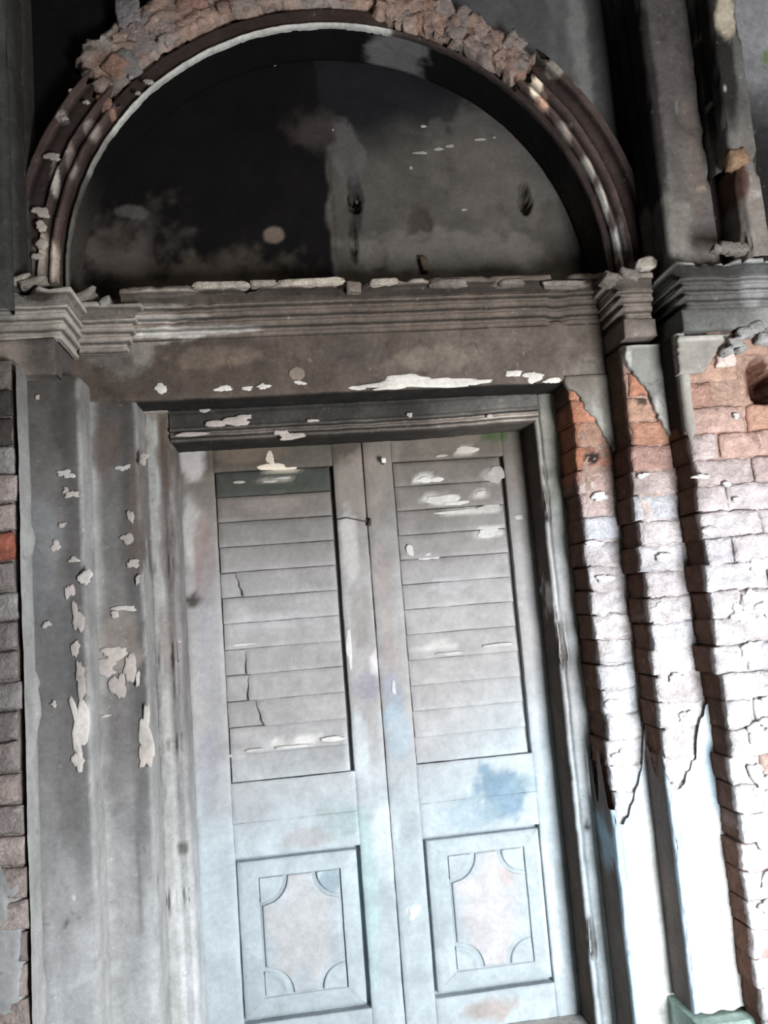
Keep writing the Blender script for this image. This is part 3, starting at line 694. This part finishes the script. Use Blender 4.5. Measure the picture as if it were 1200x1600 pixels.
c5 = cornice('cornice', 'crumbling cornice block over the outer left pilaster at the photo edge', -1.30, -1.035, 2.380, 0.165, -0.565, 0.06, (0.30, 0.27, 0.235), ret1=-.34, amp=.007,
    blobs=[(60, 465, -.6, 26, 10, (.07, .055, .05), .9, .6), (15, 455, -.6, 30, 14, (.2, .16, .13), .7, .5), (45, 530, -.6, 60, 10, (.36, .33, .29), .6, .5)])
rbox('frieze_block', -1.30, -1.043, 2.262, 2.385, -0.585, -0.30, ST, lambda P: lerp((.30, .25, .21), (.10, .085, .078), sstep(-1.19, -1.10, P[..., 0])), c5, amp=.004, res=.02)
for (px, py, sx, sz, c, Y, par) in [(95, 452, .035, .012, (.28, .255, .215), -.55, c4), (130, 462, .045, .013, (.26, .235, .2), -.45, c4), (20, 440, .06, .011, (.34, .3, .26), -.6, c5), (50, 442, .045, .012, (.28, .25, .21), -.6, c5), (165, 472, .02, .016, (.30, .28, .26), -.43, c1)]:
    p = at(px, py, Y); lump('lip_fragment', (p[0], Y + .02, p[2]), (sx, .04, sz), rng.uniform(-.5, .5), MO, c, par, rgh=.35, n=9, var=.3)

# ------------------------------------------------------------------ door frame
df = thing('door_frame', 'moulded plaster door surround, soot-black lintel and pale jambs', 'door frame')
FX0, FX1, FO0, FO1 = -0.742, 0.685, -0.852, 0.79
def jamb_l(P):
    b = left_base(P) * 1.45
    m = sstep(-.838, -.828, P[..., 0]) * (1 - sstep(-.80, -.785, P[..., 0])); m = m * (1 - .3 * sstep(1.9, 2.3, P[..., 2]))
    b = b * (1 - .6 * m[..., None]) + np.array((.42, .42, .40)) * .6 * m[..., None]
    return b
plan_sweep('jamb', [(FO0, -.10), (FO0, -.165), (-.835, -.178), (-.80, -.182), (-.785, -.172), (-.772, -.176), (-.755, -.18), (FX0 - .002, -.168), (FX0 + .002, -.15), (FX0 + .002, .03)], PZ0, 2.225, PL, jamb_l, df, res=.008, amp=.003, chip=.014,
    blobs=[(258, 700, -.18, 14, 70, (.10, .07, .055), .75, .5), (262, 850, -.18, 12, 90, (.12, .10, .09), .7, .5), (245, 640, -.18, 20, 20, (.16, .13, .10), .7, .7), (262, 1000, -.18, 14, 60, (.2, .17, .155), .6, .6),
           (233, 1140, -.18, 10, 50, (.5, .47, .44), .8, .5), (285, 1325, -.18, 10, 10, (.10, .09, .08), .8, .5), (262, 1165, -.18, 6, 5, (.1, .09, .08), .7, .4), (224, 680, -.18, 5, 40, (.42, .38, .31), .6, .4)])
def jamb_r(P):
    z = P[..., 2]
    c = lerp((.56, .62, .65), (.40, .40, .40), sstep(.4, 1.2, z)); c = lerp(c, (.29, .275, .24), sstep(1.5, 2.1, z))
    return lerp(c, (.075, .058, .048), sstep(-.166, -.150, P[..., 1]))  # reveal towards the door darkened to paint in its shade
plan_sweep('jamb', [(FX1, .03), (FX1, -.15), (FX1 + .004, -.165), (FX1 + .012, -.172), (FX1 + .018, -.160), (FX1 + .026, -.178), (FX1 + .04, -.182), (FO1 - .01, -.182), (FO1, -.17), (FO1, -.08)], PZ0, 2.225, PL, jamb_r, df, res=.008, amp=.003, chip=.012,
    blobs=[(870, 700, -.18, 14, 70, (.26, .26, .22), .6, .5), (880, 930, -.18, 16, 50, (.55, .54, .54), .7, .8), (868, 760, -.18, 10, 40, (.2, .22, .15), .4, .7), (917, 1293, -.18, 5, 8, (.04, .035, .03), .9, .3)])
def head_base(P):
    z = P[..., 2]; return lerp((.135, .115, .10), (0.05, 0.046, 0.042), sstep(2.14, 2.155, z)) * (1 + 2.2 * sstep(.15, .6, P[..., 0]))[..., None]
hp = [(-.12, 2.30), (-.185, 2.226), (-.187, 2.212), (-.181, 2.208), (-.182, 2.160), (-.190, 2.154), (-.192, 2.144), (-.176, 2.140), (-.177, 2.132), (-.186, 2.128), (-.187, 2.120), (-.170, 2.116), (-.168, 2.106), (-.150, 2.100), (.03, 2.100)]
def head():
    pts = []
    for a, b in zip(hp[:-1], hp[1:]):
        n = max(1, int(math.ceil(math.dist(a, b) / .008)))
        for i in range(n): pts.append((a[0] + (b[0] - a[0]) * i / n, a[1] + (b[1] - a[1]) * i / n))
    pts.append(hp[-1])
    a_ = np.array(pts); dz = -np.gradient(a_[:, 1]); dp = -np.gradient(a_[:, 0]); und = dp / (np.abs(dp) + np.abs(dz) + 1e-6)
    global HCM; HCM = np.clip(1.0 - 1.2 * np.clip(-und, 0, 1) + .9 * np.clip(und, 0, 1), .2, 2.0)  # fillet shading in the colour: undersides darker, upper faces lighter
    xs = seg(-.745, .70, .015); P = np.zeros((len(xs), len(pts), 3))
    for i, x in enumerate(xs):
        for j, (y, z) in enumerate(pts): P[i, j] = (x, y, z + 0.012 * sstep(.2, .7, np.array(x)) + .012 * (1 if False else 0))
    # chipped lower fillets near the middle of the left leaf
    return P
HB = [(x, y, -.185, rx, ry, (.42, .36, .33), .85, .6) for x, y, rx, ry in [(300, 633, 22, 7), (335, 662, 14, 5), (370, 658, 22, 7), (380, 652, 14, 5), (455, 682, 22, 6), (440, 676, 12, 4), (300, 678, 22, 4), (490, 657, 10, 3), (765, 650, 6, 3), (320, 640, 8, 4), (640, 648, 5, 4)]]
HP_ = head()
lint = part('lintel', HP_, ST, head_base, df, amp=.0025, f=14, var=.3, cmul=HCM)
scabs([(b[0], b[1], b[3], b[4], b[5]) for b in HB], -.19, df, h=.005)
lint['label'] = 'soot-black lintel with thin fillets'
rbox('corner_block', -.853, -.745, 2.215, 2.238, -.205, -.12, ST, (.22, .195, .165), df, amp=.004, b=.006)

tag(rbox('stone_threshold', -.73, .68, -.25, -.205, -.165, -.002, FL, (.40, .39, .37), res=.03, amp=.003, b=.008), 'low pale stone threshold under the two door leaves', 'threshold')
# ------------------------------------------------------------------ door leaves
ML = -0.003
door_pl = [(300, 710, 0, 22, 40, (.50, .46, .45), .8, .4), (300, 830, 0, 16, 60, (.47, .44, .43), .7, .5), (318, 880, 0, 14, 70, (.24, .18, .165), .75, .5), (302, 938, 0, 14, 9, (.04, .03, .025), .9, .5),
    (400, 700, 0, 65, 22, (.15, .115, .085), .75, .5), (480, 712, 0, 45, 20, (.10, .09, .075), .7, .5), (560, 760, 0, 40, 60, (.24, .20, .175), .6, .6), (600, 700, 0, 25, 60, (.20, .175, .15), .6, .5), (700, 690, 0, 60, 16, (.17, .14, .11), .6, .5),
    (775, 680, 0, 28, 12, (.055, .075, .03), .85, .5), (660, 678, 0, 14, 5, (.16, .17, .07), .7, .5), (818, 676, 0, 6, 12, (.07, .09, .04), .8, .4), (725, 705, 0, 20, 8, (.42, .38, .33), .85, .6),
    (565, 960, 0, 20, 50, (.24, .21, .20), .5, .7), (600, 940, 0, 14, 130, (.30, .26, .245), .6, .5), (545, 850, 0, 14, 60, (.48, .46, .44), .6, .5), (587, 1040, 0, 8, 20, (.62, .58, .62), .7, .6),
    (575, 1075, 0, 26, 22, (.26, .25, .29), .75, .5), (613, 1090, 0, 16, 40, (.24, .27, .33), .6, .5), (620, 1140, 0, 22, 40, (.32, .40, .46), .6, .6), (785, 1240, 0, 42, 42, (.16, .25, .33), .85, .7), (740, 1270, 0, 45, 24, (.30, .38, .43), .7, .6), (820, 1225, 0, 20, 20, (.25, .34, .38), .6, .5),
    (540, 1280, 0, 45, 26, (.33, .40, .40), .7, .6), (480, 1310, 0, 30, 14, (.38, .35, .36), .6, .6), (575, 1400, 0, 16, 120, (.38, .52, .52), .6, .5), (645, 1424, 0, 7, 6, (.75, .76, .76), .9, .4), (760, 1580, 0, 45, 16, (.36, .30, .27), .75, .6),
    (860, 1420, 0, 12, 120, (.62, .68, .72), .6, .4), (330, 1050, 0, 16, 160, (.33, .33, .35), .5, .5), (325, 1200, 0, 16, 60, (.30, .30, .34), .5, .5), (375, 1250, 0, 40, 40, (.38, .37, .38), .4, .5), (560, 1180, 0, 18, 60, (.60, .66, .70), .5, .5), (600, 1300, 0, 20, 60, (.62, .68, .71), .5, .6)]
def leaf(label, x0, x1, lx0, lx1, px0, px1, hinge, side):
    d = thing('shutter_door', label, 'door')
    kw = dict(blobs=door_pl, amp=.0018, f=7, var=.12, tseed=11)
    YB = 0.06
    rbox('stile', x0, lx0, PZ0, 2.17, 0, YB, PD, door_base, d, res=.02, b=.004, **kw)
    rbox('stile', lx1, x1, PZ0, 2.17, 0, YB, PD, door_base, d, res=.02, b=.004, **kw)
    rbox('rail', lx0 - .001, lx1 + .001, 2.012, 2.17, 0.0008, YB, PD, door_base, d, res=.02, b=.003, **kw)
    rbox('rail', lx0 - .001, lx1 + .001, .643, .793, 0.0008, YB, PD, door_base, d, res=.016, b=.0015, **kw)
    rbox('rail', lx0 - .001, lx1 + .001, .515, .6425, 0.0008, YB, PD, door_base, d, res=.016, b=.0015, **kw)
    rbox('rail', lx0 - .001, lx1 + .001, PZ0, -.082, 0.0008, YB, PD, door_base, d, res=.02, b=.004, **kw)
    if abs(px0 - lx0) > .002: pass
    # shutter slats: each tilted, its lower edge proud of the next
    def slat_base(P):
        c = door_base(P); z = P[..., 2]
        return c * 1.0
    sb = list(door_pl) + [ (430, 790, .01, 50, 16, (.26, .22, .20), .6, .6), (420, 765 - 13, .01, 40, 3, (.38, .36, .32), .7, .8),
        (440, 730, .01, 38, 6, (.66, .58, .47), .95, .5), (663, 748, .01, 22, 7, (.62, .60, .57), .9, .4), (690, 778, .01, 30, 9, (.60, .58, .55), .9, .5), (735, 797, .01, 45, 6, (.55, .53, .50), .8, .5), (765, 832, .01, 24, 10, (.56, .54, .52), .85, .4), (750, 772, .01, 14, 6, (.55, .53, .50), .8, .4),
        (775, 742, .01, 22, 14, (.36, .34, .32), .6, .5), (430, 970, .01, 60, 14, (.44, .43, .44), .6, .7), (700, 915, .01, 40, 10, (.46, .44, .46), .5, .6), (460, 1158, .01, 70, 5, (.66, .64, .61), .8, .6), (370, 1182, .01, 18, 3, (.6, .58, .55), .8, .5), (620, 1150, .01, 70, 40, (.42, .41, .42), .4, .6), (680, 1010, .01, 40, 5, (.55, .53, .51), .7, .5)]
    n = 12; z1, z0_ = 2.010, .795; h = (z1 - z0_) / n
    for i in range(n):
        a = z1 - h * (i + 1) + .0015; b = z1 - h * i
        cut = {('L', 4): (.055, .085), ('L', 8): (.085, .080), ('L', 9): (.105, .135), ('L', 7): (.080, .078), ('R', 3): (.0, .0)}.get((side, i), (0, 0))
        wob = rng.uniform(-.0015, .0015)
        fl = lambda z, a=a, b=b, c=cut: lx0 + .004 + (c[1] + (c[0] - c[1]) * (z - a) / (b - a) + .003 * math.sin(z * 190) if c[0] or c[1] else 0)
        P = sheet_grid(fl, lx1 - .016, a, b, 0, .03, .022, .002)
        tt = np.clip((P[..., 2] - a) / (b - a), 0, 1)
        P[..., 1] += 0.006 + .016 * tt + wob
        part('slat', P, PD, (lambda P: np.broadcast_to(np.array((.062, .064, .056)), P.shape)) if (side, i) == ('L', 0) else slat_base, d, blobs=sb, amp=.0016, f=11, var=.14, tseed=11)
    # pale crusts of lime sticking to the leaf
    for (x_, y_, a_, b_, c_, Y_) in ([(425, 729, 20, 5, (.62, .54, .43), .003), (422, 717, 6, 12, (.55, .48, .39), -.001), (437, 731, 26, 4, (.60, .53, .43), .004), (420, 752, 12, 2, (.34, .32, .28), .012), (440, 747, 16, 2, (.32, .30, .27), .012), (375, 753, 10, 2.4, (.3, .28, .25), .012),
                 (350, 1182, 14, 2.5, (.48, .465, .45), .004), (400, 1172, 14, 2.2, (.6, .58, .56), .004), (455, 1167, 26, 2.5, (.48, .465, .45), .004), (520, 1155, 20, 4, (.52, .50, .485), .004), (545, 1010, 4, 30, (.52, .50, .49), -.001), (380, 1007, 20, 2, (.5, .48, .46), .008), (310, 725, 22, 26, (.42, .39, .38), -.001)][:12] if side == 'L' else
                [(664, 750, 13, 5, (.46, .44, .42), .008), (684, 749, 10, 4, (.46, .44, .42), .008), (690, 779, 26, 7, (.44, .42, .395), .012), (715, 786, 20, 4, (.44, .42, .395), .01), (735, 798, 46, 4, (.42, .40, .37), .018), (765, 793, 20, 6, (.42, .40, .38), .014), (765, 832, 20, 7, (.46, .445, .43), .016), (752, 770, 9, 4, (.44, .42, .40), .012),
                 (775, 742, 14, 12, (.28, .26, .245), .010), (727, 703, 20, 6, (.40, .365, .32), -.001), (690, 712, 12, 3, (.30, .27, .23), -.001), (810, 808, 8, 4, (.42, .40, .38), -.001), (672, 869, 16, 5, (.50, .48, .47), .012), (700, 1021, 24, 2.4, (.46, .45, .44), .004), (780, 1008, 24, 3, (.45, .44, .43), .004), (645, 1424, 6, 5, (.75, .76, .76), -.001), (640, 860, 7, 9, (.5, .48, .46), .008), (615, 1075, 4, 12, (.55, .52, .53), -.001)]):
        scab(x_, y_, Y_, a_, b_, c_, d, h=.003, mat=PD)
    # render smeared over the ends of broken slats, and the backing of the louvres
    rbox('backing', lx0 - .001, lx1 + .001, .79, 2.015, .034, YB, PD, lambda P: door_base(P) * .55, d, res=.05, b=.002, amp=.001)
    if side == 'L':
        for i in (4, 7, 8, 9):
            a = z1 - h * (i + 1) + .003; b = z1 - h * i - .001
            rbox('plaster_patch', lx0 + .001, lx0 + .15, a, b, .0235, .035, PD, lambda P: door_base(P) * .95, d, res=.02, b=.003, amp=.002, blobs=door_pl)
    # lower panel: recess, sloping border, raised field with scooped corners, corner quadrants
    pz0, pz1 = -.078, .511
    rbox('backing', px0 - .01, px1 + .01, pz0 - .01, pz1 + .01, .040, YB, PD, lambda P: door_base(P) * .8, d, res=.05, b=.002, amp=.001)
    g = .011; fx0, fx1, fz0_, fz1 = px0 + .095, px1 - .088, pz0 + .088, pz1 - .078
    ox0, ox1, oz0, oz1 = px0 + g, px1 - g * 1.4, pz0 + g, pz1 - g * 1.2
    fr_ = []
    for (A, B) in [((ox0, oz0), (ox1, oz0)), ((ox1, oz0), (ox1, oz1)), ((ox1, oz1), (ox0, oz1)), ((ox0, oz1), (ox0, oz0))]:
        fr_.append((A, B))
    inner = {(ox0, oz0): (fx0 - .006, fz0_ - .006), (ox1, oz0): (fx1 + .006, fz0_ - .006), (ox1, oz1): (fx1 + .006, fz1 + .006), (ox0, oz1): (fx0 - .006, fz1 + .006)}
    for (A, B) in fr_:
        a2, b2 = inner[A], inner[B]; nl = 24; rows = [(0, .042), (0.0, .016), (.05, .012), (.30, .0085), (.6, .005), (.96, .001), (1.0, .002), (1.0, .03)]
        P = np.zeros((nl + 1, len(rows), 3))
        for i in range(nl + 1):
            s = i / nl
            for j, (r, y) in enumerate(rows):
                xa = A[0] + (B[0] - A[0]) * s; za = A[1] + (B[1] - A[1]) * s; xb = a2[0] + (b2[0] - a2[0]) * s; zb_ = a2[1] + (b2[1] - a2[1]) * s
                P[i, j] = (xa + (xb - xa) * r, y, za + (zb_ - za) * r)
        part('panel_border', P, PD, door_base, d, blobs=door_pl, amp=.0013, f=10, var=.12, smooth=False, tseed=11)
    q = .088; gap = .012
    def scoop(z, sgn):
        # distance the side of the field is cut in at height z
        o = 0
        for zc in (fz0_, fz1):
            dz = abs(z - zc)
            if dz < q + gap: o = max(o, math.sqrt(max((q + gap) ** 2 - dz ** 2, 0)))
        return o
    zs = [fz0_]
    P = sheet_grid(lambda z: fx0 + .006 + scoop(z, 1), lambda z: fx1 - .006 - scoop(z, 1), fz0_, fz1, .002, .03, .011, .003)
    pf = part('raised_field', P, PD, lambda P: door_base(P) * np.array([1.0, .97, .97]), d, amp=.0012, f=9, var=.12, blobs=door_pl + [(470, 1440, 0, 50, 80, (.48, .45, .45), .5, .6), (765, 1430, 0, 45, 80, (.52, .48, .48), .6, .6), (790, 1370, 0, 14, 14, (.5, .38, .35), .5, .5)], tseed=11)
    rbox('field_bed', fx0 - .01, fx1 + .01, fz0_ - .01, fz1 + .01, .011, .04, PD, lambda P: door_base(P) * .9, d, res=.04, b=.002, amp=.001)
    for (cx, cz, sx, sz) in [(fx0, fz0_, 1, 1), (fx1, fz0_, -1, 1), (fx0, fz1, 1, -1), (fx1, fz1, -1, -1)]:
        nr_, na = 6, 14; P = np.zeros((nr_ + 2, na, 3))
        rs = [0.002, .02, .04, .058, q - .016, q - .008, q - .002, q]; ys = [.004, .004, .004, .005, .005, .0005, .002, .03]
        for i, (r, y) in enumerate(zip(rs, ys)):
            for j, a in enumerate(np.linspace(0, math.pi / 2, na)): P[i, j] = (cx + sx * r * math.cos(a), y, cz + sz * r * math.sin(a))
        part('corner_quadrant', P, PD, door_base, d, amp=.0008, var=.12, tseed=11, blobs=[(515, 1375, 0, 18, 18, (.26, .33, .38), .8, .3)])
    return d
dl = leaf('left leaf of the plastered shutter door, slats broken at their outer ends', FX0 - .005, ML - .0015, -.606, -.128, -.614, -.128, 'L', 'L')
dr = leaf('right leaf of the plastered shutter door, blue-stained middle rail and white scabs', ML + .0015, FX1 + .006, .118, .590, .120, .602, 'R', 'R')

# ------------------------------------------------------------------ upper storey pilasters
ua = thing('upper_pilaster', 'tall sooty grey pilaster standing on the cornice right of the arch', 'pilaster')
def uab(P): return lerp((.115, .102, .094), (.075, .066, .062), sstep(2.9, 3.5, P[..., 2]))
plan_sweep('shaft', [(1.085, -.36), (1.085, -.43), (1.10, -.44), (1.082, -.455), (1.082, -.53), (1.094, -.54), (1.076, -.56), (1.074, -.645), (1.082, -.66), (1.262, -.66), (1.262, -.60)], 2.46, 3.85, ST, uab, ua, res=.01, amp=.002, chip=.008, streak=.2,
    blobs=[(985, 200, -.5, 20, 260, (.012, .010, .010), .85, .3), (1050, 350, -.66, 34, 60, (.19, .175, .155), .6, .7), (1095, 293, -.66, 10, 4, (.36, .29, .22), .9, .3), (1085, 250, -.66, 18, 110, (.13, .10, .088), .6, .5), (1037, 158, -.66, 18, 2, (.30, .29, .27), .8, .2), (1055, 165, -.66, 2, 22, (.25, .24, .23), .7, .2)])  # first blob blackens the left side face, painting in its shade
ub = thing('upper_pilaster', 'slender outermost upper pilaster with a broken notch and a cream scar near its top', 'pilaster')
zn = at(1150, 260, -.8)[2]
def ubb(P): return lerp((.19, .165, .145), (.11, .106, .10), sstep(2.7, 3.1, P[..., 2]))
BK = (.015, .012, .011)  # near-black for the unlit left side face, shade put into colour
plan_sweep('shaft', [(1.266, -.60), (1.264, -.70), (1.272, -.71), (1.262, -.73), (1.262, -.79), (1.268, -.80), (1.36, -.80), (1.368, -.78), (1.37, -.60)], zn + .01, 3.85, ST, ubb, ub, res=.009, amp=.003, chip=.012,
    blobs=[(1105, 100, -.7, 22, 150, BK, .9, .2), (1135, 30, -.8, 20, 46, (.46, .40, .31), .9, .6), (1132, 135, -.8, 4, 5, (.5, .48, .45), .8, .3)], zbot=lambda x, y: zn + .02 + .012 * math.sin(x * 120))
plan_sweep('shaft', [(1.30, -.60), (1.285, -.77), (1.30, -.80), (1.36, -.80), (1.368, -.78), (1.37, -.60)], 2.50, zn + .02, ST, ubb, ub, res=.009, amp=.004, chip=.015,
    blobs=[(1155, 250, -.8, 14, 14, (.34, .23, .15), .9, .4), (1128, 300, -.7, 20, 50, (.07, .035, .025), .9, .3), (1185, 300, -.8, 10, 5, (.4, .38, .36), .6, .4)])
lump('brick', tuple(at(1150, 252, -.78)), (.035, .035, .03), .2, BR, (.30, .19, .12), ub, rgh=.3)
rbox('recess_back', 1.25, 1.32, 2.50, 3.85, -.64, -.50, ST, (.03, .022, .02), ub, amp=.003)
p0 = at(1150, 385, -.8)
for (dx, dz, s_) in [(0, 0, .02), (.03, -.005, .016), (-.03, .004, .018), (-.06, .0, .012)]:
    lump('brick', (p0[0] + dx, -.78, p0[2] + dz), (s_ * 1.3, .02, s_), dx * 9, MO, (.20, .175, .155), ub, rgh=.4)
wo = tag(rbox('wall_outer', 1.40, 2.1, 2.45, 3.95, -.66, -.5, ST, lambda P: lerp((.02, .018, .018), (.22, .22, .23), sstep(3.0, 3.35, P[..., 2] + .1 * fbm(P, 6, 9))), res=.03, amp=.006, blobs=[(1198, 90, -.66, 14, 18, (.10, .16, .05), .8, .6)]),
   'mottled grey upper wall at the top right corner of the photo, mossy in one spot', 'wall', 'structure')
ul = thing('upper_pilaster', 'dark upper pilaster at the left edge, beside the blackened spandrel', 'pilaster')
plan_sweep('shaft', [(-1.75, -.66), (-1.19, -.66), (-1.165, -.655), (-1.150, -.63), (-1.165, -.60), (-1.150, -.57), (-1.145, -.50), (-1.160, -.48), (-1.150, -.44), (-1.15, -.36)], 2.46, 3.95, ST, lambda P: lerp((.05, .05, .046), (.03, .027, .025), sstep(-1.17, -1.14, P[..., 0])), ul, res=.01, amp=.003, chip=.012, streak=.25)

# ------------------------------------------------------------------ small ironwork
def tube(name, pts, r, mat, base, parent=None, n=8):
    pts = [np.array(p, float) for p in pts]; P = np.zeros((n + 1, len(pts) + 2, 3))
    for j, p in enumerate(pts):
        a = pts[max(j - 1, 0)]; b = pts[min(j + 1, len(pts) - 1)]; d = (b - a) / (np.linalg.norm(b - a) + 1e-9)
        u = np.cross(d, [0, .3, 1]); u /= np.linalg.norm(u) + 1e-9; v = np.cross(d, u)
        for i in range(n + 1):
            t = 2 * math.pi * i / n; P[i, j + 1] = p + r * (math.cos(t) * u + math.sin(t) * v)
    P[:, 0] = pts[0]; P[:, -1] = pts[-1]
    return part(name, P, mat, base, parent, amp=0)
RUST = (.05, .035, .03)
a = at(598, 722, 0)
nl_ = thing('door_peg', 'white round peg at the head of the right leaf', 'peg')
tube('shank', [(a[0], .01, a[2] - .006), (a[0], -.03, a[2] - .004)], .006, IR, RUST, nl_)
lump('head', (a[0], -.032, a[2]), (.010, .008, .010), 0, PD, (.62, .60, .56), nl_, rgh=.1)
w0, w1 = at(526, 812, 0), at(574, 816, 0)
wire = tag(tube('wire', [(w0[0], -.002, w0[2]), (w0[0] + .04, -.010, w0[2] + .004), (w0[0] + .08, -.006, w0[2] - .006), (w1[0], -.008, w1[2])], .0022, IR, RUST), 'thin rusty wire stretched from the left louvres to the meeting edge', 'wire')
hk = thing('iron_hook', 'small rusty hook where the door leaves meet', 'hook')
b0 = at(576, 816, 0)
tube('shank', [(b0[0], .01, b0[2] + .012), (b0[0], -.014, b0[2] + .010), (b0[0] + .002, -.018, b0[2] - .004), (b0[0] - .006, -.012, b0[2] - .016)], .0045, IR, RUST, hk)
lump('plate', (b0[0], -.002, b0[2] + .002), (.010, .004, .016), 0, IR, (.07, .055, .05), hk, rgh=.2)
c0 = at(662, 416, TYP)
st = tag(lump('stone_stub', (c0[0], TYP - .012, c0[2]), (.016, .02, .032), .2, MO, (.13, .10, .075), None, rgh=.35), 'brown stub of stone sticking out at the foot of the lunette', 'stone')
e0 = at(553, 318, TYP)
nk = tag(tube('iron_spike', [(e0[0], TYP + .03, e0[2]), (e0[0] + .004, TYP - .035, e0[2] - .004), (e0[0] + .006, TYP - .04, e0[2] - .02)], .006, IR, (.10, .07, .055)), 'rusty bent spike in the hole at the middle of the lunette', 'spike')
